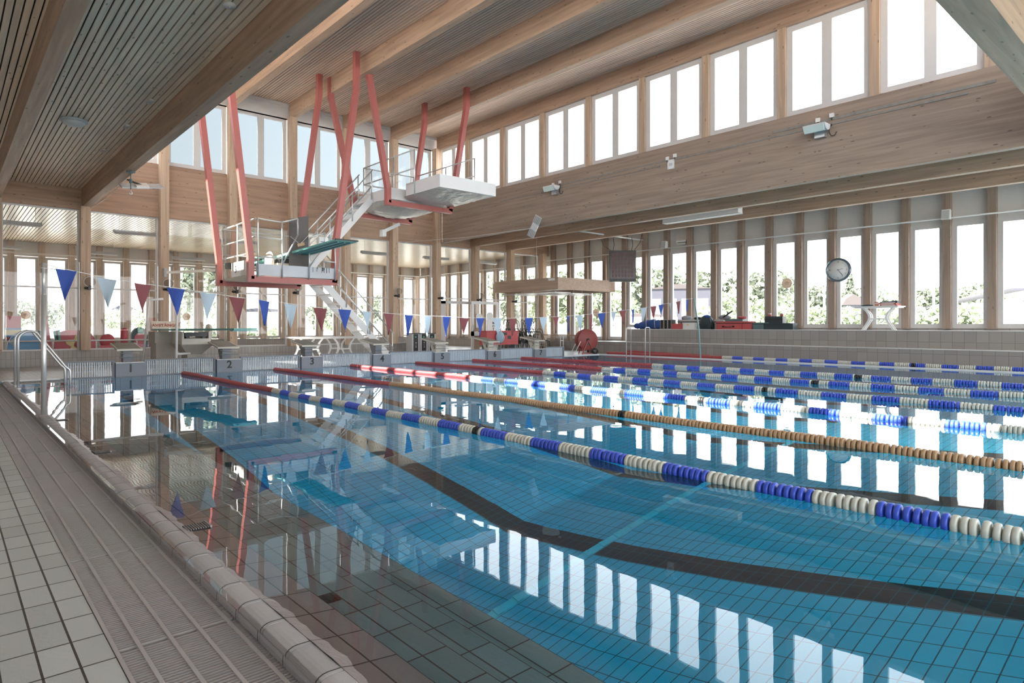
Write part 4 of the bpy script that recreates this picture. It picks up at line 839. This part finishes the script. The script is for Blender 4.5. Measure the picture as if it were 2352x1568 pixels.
# door leaf and sign boards in the end wall
m = MB(); x0, x1, y = 19.75, 21.5, 24.05
for b_ in ((x0, x1, 0, .14), (x0, x1, 2.36, 2.5), (x0, x1, .80, 1.02), (x0, x0 + .15, .14, 2.36), (x1 - .15, x1, .14, 2.36)): m.box(b_[0], b_[1], y, y + .07, b_[2], b_[3])
d = struct(m, 'door_1', M['white']); m = MB(); m.box(x0 + .15, x1 - .15, y + .03, y + .04, .14, .8); m.box(x0 + .15, x1 - .15, y + .03, y + .04, 1.02, 2.36); build(m, 'pane', M['pane_in'], d)
m = MB(); m.tube([(x0 + .09, y - .05, 1.0), (x0 + .09, y - .05, 1.35)], .015, 6); build(m, 'door_handle', M['steel'], d)
m = MB(); m.box(17.99, 18.5, 24.5, 24.56, 0, 2.5); m.box(17.99, 20.1, 24.5, 24.56, 2.36, 2.5); struct(m, 'trim_door_frame', M['frame'])
for i, (x, z) in enumerate(((20.2, 1.55), (20.9, 1.62))):
    t = thing('paper_notice', (x, 24.0, z), 'rounded paper notice on the white door, %s' % ['left', 'right'][i], 'notice'); m = MB(); m.prism([(x - .2, z - .35), (x + .2, z - .35), (x + .2, z + .25), (x + .1, z + .35), (x - .1, z + .35), (x - .2, z + .25)], 24.03, 24.035, 'y'); build(m, 'sheet', M['paper'], t)
    text('lettering', ['27', '~'][i], .14, mat('notice_ink_%d' % i, (.45, .25, .2), .7), (x, 24.028, z + .05), (math.pi / 2, 0, 0), t, ext=.001)
t = thing('notice_board', (19.4, 22.2, 0), 'narrow white sign reading MOTION downwards beside the red crate', 'sign')
m = MB(); m.box(19.15, 19.75, 22.2, 22.24, .1, 1.56); build(m, 'board', M['paper'], t); text('lettering', '\n'.join('MOTION'), .15, M['num'], (19.52, 22.19, 1.05), (math.pi / 2, 0, 0), t, ext=.002, bold=.004)
m = MB(); m.box(19.2, 19.7, 22.1, 22.35, -.01, .1); build(m, 'foot', M['black'], t)
# ------------------------------------------------------------------ bags and cases on the tiled ledge
zb = 1.15
def case(name, ya, yb, x, dp, h, mt, lb, cat='case', handle=None, lid=True, z=zb, grp='bags and cases on the ledge'):
    t = thing(name, (x, (ya + yb) / 2, z), lb, cat, grp)
    m = MB(); m.box(x, x + dp, ya, yb, z, z + h); build(m, 'body', M[mt], t)
    if lid: m = MB(); m.box(x - .01, x + dp + .01, ya - .01, yb + .01, z + h * .72, z + h * .80); build(m, 'lid_seam', M['black'], t)
    if handle: ym = (ya + yb) / 2; m = MB(); m.tube([(x - .01, ym - .12, z + h * .35), (x - .05, ym - .12, z + h * .28), (x - .05, ym + .12, z + h * .28), (x - .01, ym + .12, z + h * .35)], .016, 6); [m.box(x - .03, x, ym + q - .04, ym + q + .04, z + h * .25, z + h * .45) for q in (-.22, .22)]; build(m, 'handle', M['black'], t)
    return t
t = thing('duffel_bag', (24.95, 17.55, zb), 'long slumped blue duffel bag at the left end of the ledge', 'bag', 'bags and cases on the ledge')
m = MB()
for yy, r_, h_ in ((18.15, .16, .14), (17.9, .20, .16), (17.6, .24, .2), (17.3, .26, .22), (17.0, .24, .21)): m.ball((24.95, yy, zb + h_), r_, 12, 8, (.9, 1.1, .85), .16)
build(m, 'sack', M['bagblue'], t); m = MB()
for yy in (17.15, 17.6): m.tube([(24.72, yy - .1, zb + .05), (24.72, yy - .08, zb + .36), (24.95, yy, zb + .48)], .02, 6)
build(m, 'strap', M['cloth'], t)
for i in range(3):
    y0 = 16.24 + i * .195; t = thing('flight_case', (24.8, y0, zb), 'black case with silver edges on the ledge, %s of three' % ['rightmost', 'middle', 'leftmost'][i], 'case', 'bags and cases on the ledge')
    m = MB(); m.box(24.8, 25.15, y0, y0 + .18, zb, zb + .42); build(m, 'body', M['black'], t); m = MB()
    for q in (y0, y0 + .165): m.box(24.785, 24.80, q, q + .015, zb, zb + .42)
    m.box(24.785, 24.80, y0, y0 + .18, zb + .405, zb + .425); m.box(24.785, 24.80, y0, y0 + .18, zb, zb + .015); build(m, 'edge_trim', M['alu'], t)
case('toolbox', 15.66, 16.20, 24.75, .3, .24, 'caseed', 'small red toolbox with a dark handle on the ledge', 'toolbox', lid=False)
m = MB(); m.tube([(24.9, 15.8, zb + .24), (24.9, 15.82, zb + .31), (24.9, 16.04, zb + .31), (24.9, 16.06, zb + .24)], .015, 6); build(m, 'handle', M['black'], bpy.data.objects['toolbox'])
case('first_aid_box', 15.1, 15.64, 24.75, .3, .28, 'white', 'white box with a small yellow mark on the ledge', 'box', lid=False)
m = MB(); m.box(24.742, 24.75, 15.36, 15.44, zb + .15, zb + .23); build(m, 'mark', M['tyel'], bpy.data.objects['first_aid_box'])
case('storage_box', 14.98, 16.1, 25.08, .38, .42, 'greyc', 'large pale storage box behind the white box on the ledge', 'box')
t = thing('clothes_pile', (25.25, 15.6, zb + .42), 'crumpled grey and black clothes on the large pale box', 'clothes'); m = MB(); m.ball((25.25, 15.75, zb + .50), .17, 12, 7, (1, 1.5, .6), .35); build(m, 'grey_garment', M['cloth'], t); m = MB(); m.ball((25.25, 15.2, zb + .47), .14, 12, 7, (1, 1.5, .55), .3); build(m, 'black_garment', M['black'], t)
t = thing('backpack', (24.95, 14.62, zb), 'dark teal backpack standing on the ledge', 'backpack', 'bags and cases on the ledge'); m = MB()
m.ball((24.95, 14.62, zb + .30), .30, 14, 9, (.75, 1.02, 1.05), .05); m.box(24.8, 25.1, 14.34, 14.9, zb, zb + .25); build(m, 'body', M['dark'], t)
m = MB(); m.ball((24.86, 14.55, zb + .54), .12, 10, 6, (.8, 1.3, .6), .2); build(m, 'top_pocket', M['bagblue'], t); m = MB(); m.tube([(24.78, 14.38, zb + .45), (24.68, 14.28, zb + .25), (24.74, 14.2, zb + .05)], .025, 6); build(m, 'strap', M['black'], t)
case('storage_box', 13.95, 14.35, 25.1, .35, .42, 'greyc', 'pale crate between backpack and large red case', 'box'); case('tool_case', 12.98, 14.05, 24.72, .4, .33, 'caseed', 'large red carrying case with black handle on the ledge', handle=True)
case('tool_case', 12.58, 12.96, 24.8, .35, .33, 'caseed', 'narrow red case right of the large red one'); case('instrument_case', 13.0, 13.75, 24.9, .4, .10, 'tealc', 'flat teal case lying on the large red case', z=zb + .33, lid=False)
t = thing('clothes_pile', (25.25, 13.9, zb + .42), 'grey cloth and dark bag heaped behind the red case', 'clothes'); m = MB(); m.ball((25.25, 13.95, zb + .5), .15, 12, 7, (1, 1.9, .7), .4); build(m, 'grey_garment', M['cloth'], t); m = MB(); m.bar((25.1, 13.95, zb + .5), (25.1, 13.55, zb + .75), .05, .05); build(m, 'dark_tube', M['black'], t)
t = thing('swim_cap', (24.95, 13.2, zb + .43), 'red crumpled cloth on the flat teal case', 'cloth'); m = MB(); m.ball((24.95, 13.05, zb + .48), .1, 10, 6, (1, 2.0, .6), .4); build(m, 'cloth', M['red'], t)
case('instrument_case', 12.08, 12.52, 24.8, .4, .28, 'tealc', 'grey green case left of the flat black case'); case('instrument_case', 10.95, 12.05, 24.8, .42, .25, 'dark', 'wide flat black case at the right end of the ledge', handle=None)
case('instrument_case', 11.55, 12.25, 25.26, .3, .52, 'dark', 'tall black case standing behind the flat black case')
for y, lb in ((12.1, 'left'), (11.62, 'right')):
    t = thing('cup', (25.35, y, zb + .52), 'red and white paper cup on the tall black case, %s one' % lb, 'cup', 'paper cups on the tall case'); m = MB(); m.lathe([(.05, 0), (.06, .11), (.055, .11)], (25.35, y, zb + .52), 'z', 12); build(m, 'body', M['red'], t); m = MB(); m.lathe([(.062, .09), (.062, .12)], (25.35, y, zb + .52), 'z', 12); build(m, 'rim', M['paper'], t)
# stickers on the panes
def sticker(p, ax, lb):
    t = thing('window_sticker', p, lb, 'sticker'); r_ = .20; m = MB(); m.lathe([(.001, -.004), (r_, -.004), (r_, .004), (.001, .004)], p, ax, 28); build(m, 'disc', M['sticker'], t)
    rot = (math.pi / 2, 0, -math.pi / 2) if ax == 'x' else (math.pi / 2, 0, 0); q = Vector(p) + (Vector((-.008, 0, 0)) if ax == 'x' else Vector((0, -.008, 0)))
    m = MB()
    for k, w_ in enumerate((.05, .09, .07)):
        z = p[2] + .05 - k * .045
        if ax == 'x': m.box(q.x, q.x + .002, p[1] - w_, p[1] + w_, z, z + .014)
        else: m.box(p[0] - w_, p[0] + w_, q.y, q.y + .002, z, z + .014)
    build(m, 'printed_line', M['num'], t)
sticker((25.64, 11.55, 2.98), 'x', 'round pale sticker on the window left of the clock'); sticker((25.64, 21.2, 1.97), 'x', 'round pale sticker on the window above the hose reel')
sticker((3.02, YB2 + .07, 1.81), 'y', 'round pale sticker on a back window behind the blue slide'); sticker((10.2, YB2 + .07, 1.80), 'y', 'round pale sticker on a back window above the closed sign')
# ------------------------------------------------------------------ children's pool room behind the glass
t = thing('foam_totem', (1.95, 28, 0), 'red foam block with blue and yellow bands at the far left', 'foam toy')
m = MB(); m.box(1.72, 2.14, 27.9, 28.2, -.01, 1.65); build(m, 'block', M['tred'], t)
for nm, z, h_, c in (('blue_band', 1.16, .06, 'tblue'), ('yellow_band', .98, .18, 'tyel'), ('blue_band', .90, .08, 'tblue')): m = MB(); m.box(1.71, 2.15, 27.89, 28.21, z, z + h_); build(m, nm, M[c], t)
t = thing('foam_whale', (2.3, 27.4, 0), 'rounded blue foam whale behind the glass', 'foam toy'); m = MB()
m.prism([(1.7, 0), (1.72, .7), (1.85, .95), (2.05, 1.08), (2.3, 1.1), (2.5, 1.0), (2.62, .75), (2.66, 0)], 27.3, 27.6, 'y'); build(m, 'body', M['tblue'], t); m = MB(); m.prism([(1.74, .75), (1.95, .92), (1.9, .55)], 27.28, 27.3, 'y'); build(m, 'fin', M['flight'], t)
t = thing('foam_pole', (2.9, 27.8, 0), 'leaning red foam post with green paddles', 'foam toy'); m = MB(); m.bar((3.02, 27.8, 0), (2.82, 27.8, 1.62), .16, .2, (0, 1, 0)); build(m, 'post', M['tred'], t)
for x in (2.62, 3.12): m = MB(); m.prism([(x, .8), (x + .18, .75), (x + .15, 1.15), (x - .05, 1.1)], 27.6, 27.72, 'y'); pd = build(m, 'paddle', M['tgrn'], t); m = MB(); m.prism([(x + .04, .8), (x + .11, .79), (x + .09, 1.12), (x + .02, 1.12)], 27.58, 27.6, 'y'); build(m, 'stripe', M['black'], pd)
t = thing('foam_flower', (3.8, 27.8, 0), 'wide red foam shape with a yellow flower on it', 'foam toy'); m = MB(); m.prism([(3.1, 0), (3.12, .8), (3.25, 1.05), (3.5, 1.14), (4.0, 1.14), (4.3, 1.0), (4.45, .7), (4.45, 0)], 27.75, 28.0, 'y'); b_ = build(m, 'body', M['tred'], t); m = MB()
for a in (90, 18, 162, -54, 234): ca, sa = math.cos(math.radians(a)), math.sin(math.radians(a)); m.prism([(3.85 + u * ca - v * sa, .6 + u * sa + v * ca) for u, v in ((.04, -.06), (.2, -.13), (.36, -.08), (.42, 0), (.36, .08), (.2, .13), (.04, .06))], 27.70, 27.75, 'y')
build(m, 'petals', M['tyel'], b_)
m = MB(); m.lathe([(.001, -.02), (.12, -.02), (.12, .02)], (3.85, 27.69, .6), 'y', 16); build(m, 'flower_centre', M['tred'], b_)
t = thing('foam_ring', (4.9, 28, 0), 'round red foam disc on a low red base', 'foam toy'); m = MB(); m.lathe([(.02, -.08), (.24, -.08), (.27, 0), (.24, .08), (.02, .08)], (4.85, 28, .72), 'y', 24); m.box(4.6, 5.4, 27.9, 28.1, 0, .55); build(m, 'disc', M['tred'], t)
t = thing('foam_post', (5.45, 28, 0), 'upright red foam post with a rounded top', 'foam toy'); m = MB(); m.lathe([(.13, 0), (.13, 1.1), (.1, 1.19), (.02, 1.22)], (5.43, 28, 0), 'z', 16); build(m, 'post', M['tred'], t)
t = thing('foam_arch', (6.0, 28, 0), 'black arch with a red pad and green ring behind block 1', 'foam toy'); m = MB(); oa = [(5.98 + .29 * math.cos(math.radians(a)), .93 + .30 * math.sin(math.radians(a))) for a in range(0, 181, 20)]; m.prism([(6.27, 0)] + oa + [(5.69, 0)], 28.0, 28.2, 'y'); build(m, 'arch', M['tealc'], t)
m = MB(); oa = [(5.98 + .20 * math.cos(math.radians(a)), .82 + .18 * math.sin(math.radians(a))) for a in range(0, 181, 20)]; m.prism([(6.18, 0)] + oa + [(5.78, 0)], 27.95, 28.0, 'y'); build(m, 'pad', M['tred'], t); m = MB(); m.lathe([(.04, -.03), (.10, -.03), (.12, 0), (.10, .03)], (5.98, 27.93, 1.12), 'y', 18); build(m, 'ring', M['tgrn'], t)
t = thing('rolled_mat', (6.55, 28, 0), 'upright orange rolled mat beside the column', 'mat'); m = MB(); m.lathe([(.14, 0), (.14, 1.62), (.02, 1.62)], (6.5, 28.2, 0), 'z', 18); build(m, 'roll', M['torg'], t)
t = thing('guard_rail', (4, 26.2, 0), 'pale tubular guard rail round the small pool behind the glass', 'railing'); m = MB(); m.tube([(1.0, 26.2, .78), (7.5, 26.2, .78)], .028, 7); build(m, 'top_rail', M['pipe'], t)
for x in (1.6, 2.9, 4.2, 5.5, 6.8): m = MB(); m.tube([(x, 26.2, 0), (x, 26.2, .78)], .024, 6); build(m, 'post', M['pipe'], t)
tube_pos = [(1.8, 26.1), (5.5, 26.1), (9.2, 26.1), (12.2, 26.1), (15.6, 26.1), (19.1, 26.1), (22.4, 26.1), (1.9, 34.3), (5.6, 34.3), (9.6, 34.3), (13.2, 34.3), (17.0, 34.3)]
oln = ['leftmost', 'second', 'third', 'fourth', 'fifth', 'sixth', 'rightmost']
t0_ = None
for i, (x, y) in enumerate(tube_pos):
    lb = 'suspended strip lamp in the back room, %s row, %s from the left' % ('front' if i < 7 else 'rear', ['first', 'second', 'third', 'fourth', 'fifth', 'sixth', 'seventh'][i if i < 7 else i - 7])
    if t0_ is None:
        t0_ = thing('strip_lamp', (x, y, 4.72), lb, 'strip lamp', 'suspended strip lamps in the back room'); T = dict(parent=t0_, world=False)
        m = MB(); m.prism([(-.09, -.06), (.09, -.06), (.07, .05), (-.07, .05)], -.78, .78, 'x'); build(m, 'housing', M['greyc'], **T); m = MB(); m.tube([(-.75, 0, -.065), (.75, 0, -.065)], .035, 8); build(m, 'diffuser', M['white'], **T); m = MB(); [m.tube([(q, 0, .05), (q, 0, .55)], .006, 4) for q in (-.6, .6)]; build(m, 'suspension', M['alu'], **T)
    else: dup(t0_, loc=(x, y, 4.72), label=lb)
t = thing('heater_strip', (6.0, 24.2, 3.3), 'pale horizontal bar bracketed to the second column', 'bar'); m = MB(); m.bar((5.95, 24.0, 3.15), (7.6, 24.0, 3.32), .06, .09); build(m, 'bar', M['cream'], t); m = MB(); m.box(5.9, 6.0, 24.0, 24.22, 3.0, 3.3); build(m, 'bracket', M['greyc'], t)

# ------------------------------------------------------------------ outside
m = MB(); m.box(-150, -5.4, -60, 300, -.9, -.7); m.box(XW + .5, 260, -60, 300, -.9, -.7); m.box(-5.4, XW + .5, YB2 + .4, 300, -.9, -.7); m.box(-5.4, XW + .5, -60, -13, -.9, -.7); build(m, 'ground_outside', M['ground'], kind='structure')
def crown(n, rx, rz, h0, seed, conif=False, sz=.22):
    rnd = random.Random(seed); m = MB(); vsl = []; fs = []
    cl = [(rnd.uniform(-.6, .6) * rx, rnd.uniform(-.6, .6) * rx, h0 + rz * (1 + rnd.uniform(-.6, .65)), rnd.uniform(.3, .5) * rx) for _ in range(16)]
    for k in range(n):
        if conif:
            f = rnd.random() ** .7; r_ = rx * (1 - f) * rnd.uniform(.3, 1) + .1; a = rnd.uniform(0, 6.28); p = Vector((r_ * math.cos(a), r_ * math.sin(a), h0 + f * 2 * rz - .1 * r_))
        else:
            c = rnd.choice(cl); d = Vector((rnd.gauss(0, 1), rnd.gauss(0, 1), rnd.gauss(0, 1))).normalized() * c[3] * rnd.uniform(.75, 1.05); p = Vector(c[:3]) + Vector((d.x, d.y, d.z * .8))
        u = Vector((rnd.gauss(0, 1), rnd.gauss(0, 1), rnd.gauss(0, 1))).normalized(); v = u.cross(Vector((rnd.gauss(0, 1), rnd.gauss(0, 1), rnd.gauss(0, 1)))).normalized(); s_ = sz * rnd.uniform(.6, 1.3)
        vsl += [p + u * s_, p + v * s_ * .6, p - u * s_, p - v * s_ * .6]; fs.append((4 * k, 4 * k + 1, 4 * k + 2, 4 * k + 3))
    m.add(vsl, fs); return m
def trunk(h, r): m = MB(); m.lathe([(r, -.8), (r * .8, h * .5), (r * .35, h)], (0, 0, 0), 'z', 8); return m
P_ = []
for nm, mb_, h, mt in (('broadleaf_tree', crown(1900, 3.2, 2.6, 1.2, 1, sz=.30), 5, 'leaf'), ('broadleaf_tree', crown(1900, 3.6, 2.2, 1.0, 2, sz=.30), 4, 'leaf2'), ('conifer_tree', crown(1700, 2.4, 5.0, 1.2, 3, True, .30), 11, 'leaf')):
    me_c = mb_.mesh('crown', M[mt]); me_t = trunk(h, .22).mesh('trunk', M['bark']); P_.append((nm, me_c, me_t))
def tree(kind, x, y, s, lb, grp='trees outside the windows'):
    nm, mc, mt = P_[kind]; t = thing(nm, (x, y, 0), lb, 'tree', grp); t.scale = (s, s, s); t.rotation_euler = (0, 0, random.uniform(0, 6))
    for n_, me in (('crown', mc), ('trunk', mt)): o = bpy.data.objects.new(n_, me); C.objects.link(o); o.parent = t
tree(0, 6.2, 75.7, 0.62, 'bushy pale tree beyond the back windows at the far left')
tree(0, 7.9, 76.9, 0.6, 'bushy tree beyond the back windows behind the leaning red foam post')
tree(1, 15.0, 85.3, 0.62, 'small tree outside, between first and second glazed bays')
tree(1, 15.5, 73.1, 0.55, 'low tree outside above the foam arch')
tree(2, 15.3, 55.0, 0.62, 'slender pine outside above the closed sign')
tree(2, 16.5, 51.4, 0.95, 'tall pine outside, upper branches beside the lower platform')
tree(1, 21.7, 60.1, 0.45, 'low shrub like tree outside behind block 2')
tree(0, 29.1, 59.1, 0.55, 'round tree outside behind the maroon pennant over block 3')
tree(1, 28.1, 54.7, 0.42, 'low pale tree outside behind the tables')
tree(0, 32.6, 53.6, 0.7, 'tree outside right of the white stair')
tree(0, 40.0, 42.1, 1.0, 'tree outside below the timber canopy, left')
tree(1, 40.5, 39.1, 1.0, 'tree outside below the timber canopy, middle')
tree(0, 45.6, 40.0, 1.05, 'leafy tree outside above the hose reel')
tree(1, 45.9, 37.2, 0.9, 'leafy tree outside right of the hose reel')
tree(2, 62.3, 45.6, 0.6, 'thin conifer outside behind the scoreboard')
tree(0, 64.5, 43.8, 1.35, 'tall round tree outside right of the scoreboard')
tree(1, 68.9, 44.0, 1.3, 'tree outside behind the flight cases')
tree(0, 83.3, 47.6, 1.5, 'broad tree outside over the backpack')
tree(1, 76.1, 40.6, 1.1, 'pale tree outside over the red case')
tree(0, 82.3, 40.6, 1.35, 'broad tree outside left of the sticker')
tree(1, 91.0, 41.1, 1.1, 'tree outside behind the round sticker')
tree(0, 95.9, 39.6, 1.15, 'tree outside left of the clock')
tree(2, 104.4, 37.7, 0.85, 'pointed conifer outside right of the clock')
tree(1, 105.2, 39.7, 1.2, 'tree outside below the clock')
tree(0, 109.4, 37.5, 1.2, 'tree outside above the small barn')
tree(1, 111.1, 34.7, 1.2, 'tree outside above the table')
tree(0, 116.0, 33.2, 1.15, 'tree outside right of the table')
tree(1, 118.6, 31.1, 1.15, 'tree outside in the third window from the right, left part')
tree(0, 118.3, 28.7, 1.2, 'tree outside in the third window from the right, right part')
tree(1, 123.1, 27.3, 1.3, 'tree outside in the second window from the right')
tree(0, 128.2, 25.7, 1.3, 'tree outside behind the second post from the right')
def shrub_row(pts, h, nm, lb, seed):
    rnd = random.Random(seed); m = MB(); vsl = []; fs = []; k = 0
    for a, b in zip(pts[:-1], pts[1:]):
        for q in range(520):
            f = rnd.random(); c = Vector((a[0] + (b[0] - a[0]) * f, a[1] + (b[1] - a[1]) * f, 0)) + Vector((rnd.uniform(-.8, .8), rnd.uniform(-.8, .8), -.7 + (h + .7 + .35 * math.sin(f * 5 + a[1])) * rnd.random() ** .6))
            u = Vector((rnd.gauss(0, 1), rnd.gauss(0, 1), rnd.gauss(0, 1))).normalized(); v = u.cross(Vector((rnd.gauss(0, 1), rnd.gauss(0, 1), 1))).normalized(); s_ = .16 * rnd.uniform(.6, 1.4)
            vsl += [c + u * s_, c + v * s_, c - u * s_, c - v * s_]; fs.append((k, k + 1, k + 2, k + 3)); k += 4
    m.add(vsl, fs); build(m, nm, M['leaf2'], label=lb, cat='hedge')
shrub_row([(41.6, 25.2), (42.1, 22.1), (44.2, 20.4), (45.5, 19.3), (47.1, 17.9), (48.7, 16.6), (50.4, 15.2), (52.0, 13.9), (52.4, 12.2), (52.4, 10.8)], 2.3, 'hedge', 'long clipped hedge outside the long window wall', 5)
shrub_row([(12.7, 49.4), (13.5, 48.7), (14.5, 47.9), (15.7, 46.9), (18.1, 47.5), (19.3, 46.4)], .9, 'hedge', 'low green hedge outside behind the closed sign', 6)
for i, (x, y, h) in enumerate([(48.5, 37.6, 5.0), (57.3, 30.2, 5.0), (74.0, 29.3, 5.4), (79.6, 24.7, 6.3), (83.2, 21.6, 6.6), (82.0, 17.4, 6.4)]):
    t = thing('mast', (x, y, -.7), 'white mast standing outside, %s from the left' % ['first', 'second', 'third', 'fourth', 'fifth', 'sixth'][i], 'mast', 'white masts outside the long window wall'); m = MB(); m.lathe([(.16, -.7), (.10, h), (.02, h)], (x, y, 0), 'z', 8); build(m, 'pole', M['white'], t)
    m = MB(); m.box(x - .4, x + .4, y - .05, y + .05, h - .8, h - .72) if i == 3 else m.lathe([(.14, h), (.14, h + .1)], (x, y, 0), 'z', 8); build(m, 'cap', M['greyc'], t)
def house(name, c, w_, d_, h, rh, wall, roof, lb, rz, gambrel=False, win=0):
    t = thing(name, (c[0], c[1], 0), lb, 'building', rz=rz); T = dict(parent=t, world=False)
    m = MB(); m.box(-w_ / 2, w_ / 2, 0, d_, -.8, h); build(m, 'wall', M[wall], **T); m = MB()
    pf = [(-w_ / 2 - .15, h), (-w_ * .36, h + rh * .62), (0, h + rh), (w_ * .36, h + rh * .62), (w_ / 2 + .15, h)] if gambrel else [(-w_ / 2 - .3, h), (0, h + rh), (w_ / 2 + .3, h)]
    m.prism(pf, -.1, d_ + .1, 'y'); build(m, 'roof', M[roof], **T)
    for k in range(win): x = -w_ / 2 + (k + .5) * w_ / win; m = MB(); m.box(x - .5, x + .5, -.05, 0, h * .45, h * .8); f = build(m, 'window', M['bwhite'], **T)
    return t
house('barn', (87.4, 31.1), 2.3, 3, 3.9, 1.35, 'barn', 'barnroof', 'small dark gambrel roofed barn outside right of the clock', -1.0, True)
house('house', (56.5, 36.1), 6, 4, 5.0, .5, 'barn', 'barnroof', 'dark two storey building outside behind the ledge bags', -.95, win=4)
house('shed', (42.1, 30.0), 5, 4, 2.0, .3, 'bwhite', 'barnroof', 'low pale shed outside beyond the red pennants', -.9, win=2)
house('house', (93.4, 28.7), 6, 4, 3.3, .5, 'bwhite', 'barnroof', 'flat pale building outside right of the barn', -1.05, win=3)
house('shed', (17.4, 89.8), 5, 5, 2.6, 1.5, 'bwhite', 'barn', 'pale house outside behind the rightmost foam toys', -.2, win=1)
house('garage', (19.1, 49.2), 6, 5, 2.4, .3, 'greyc', 'barn', 'grey garage outside behind block 3', -.5)
t = thing('long_shed', (67.2, 11.5, 0), 'long pale shed with a dark eaves line outside at the right', 'building'); m = MB(); m.bar((133.8, 41.8, 1.1), (67.2, 11.5, 1.6), .3, 4.0, (0, 0, 1)); build(m, 'wall', M['bwhite'], t)
m = MB(); m.bar((133.8, 41.8, 3.15), (67.2, 11.5, 4.3), 1.2, .14, (0, 0, 1)); build(m, 'eaves', M['barn'], t)

# ------------------------------------------------------------------ working units -> metres
seen = set()
for o in list(C.objects):
    o.location = o.location * K
    if o.type == 'MESH' and o.data.name not in seen:
        seen.add(o.data.name); o.data.transform(Matrix.Scale(K, 4))
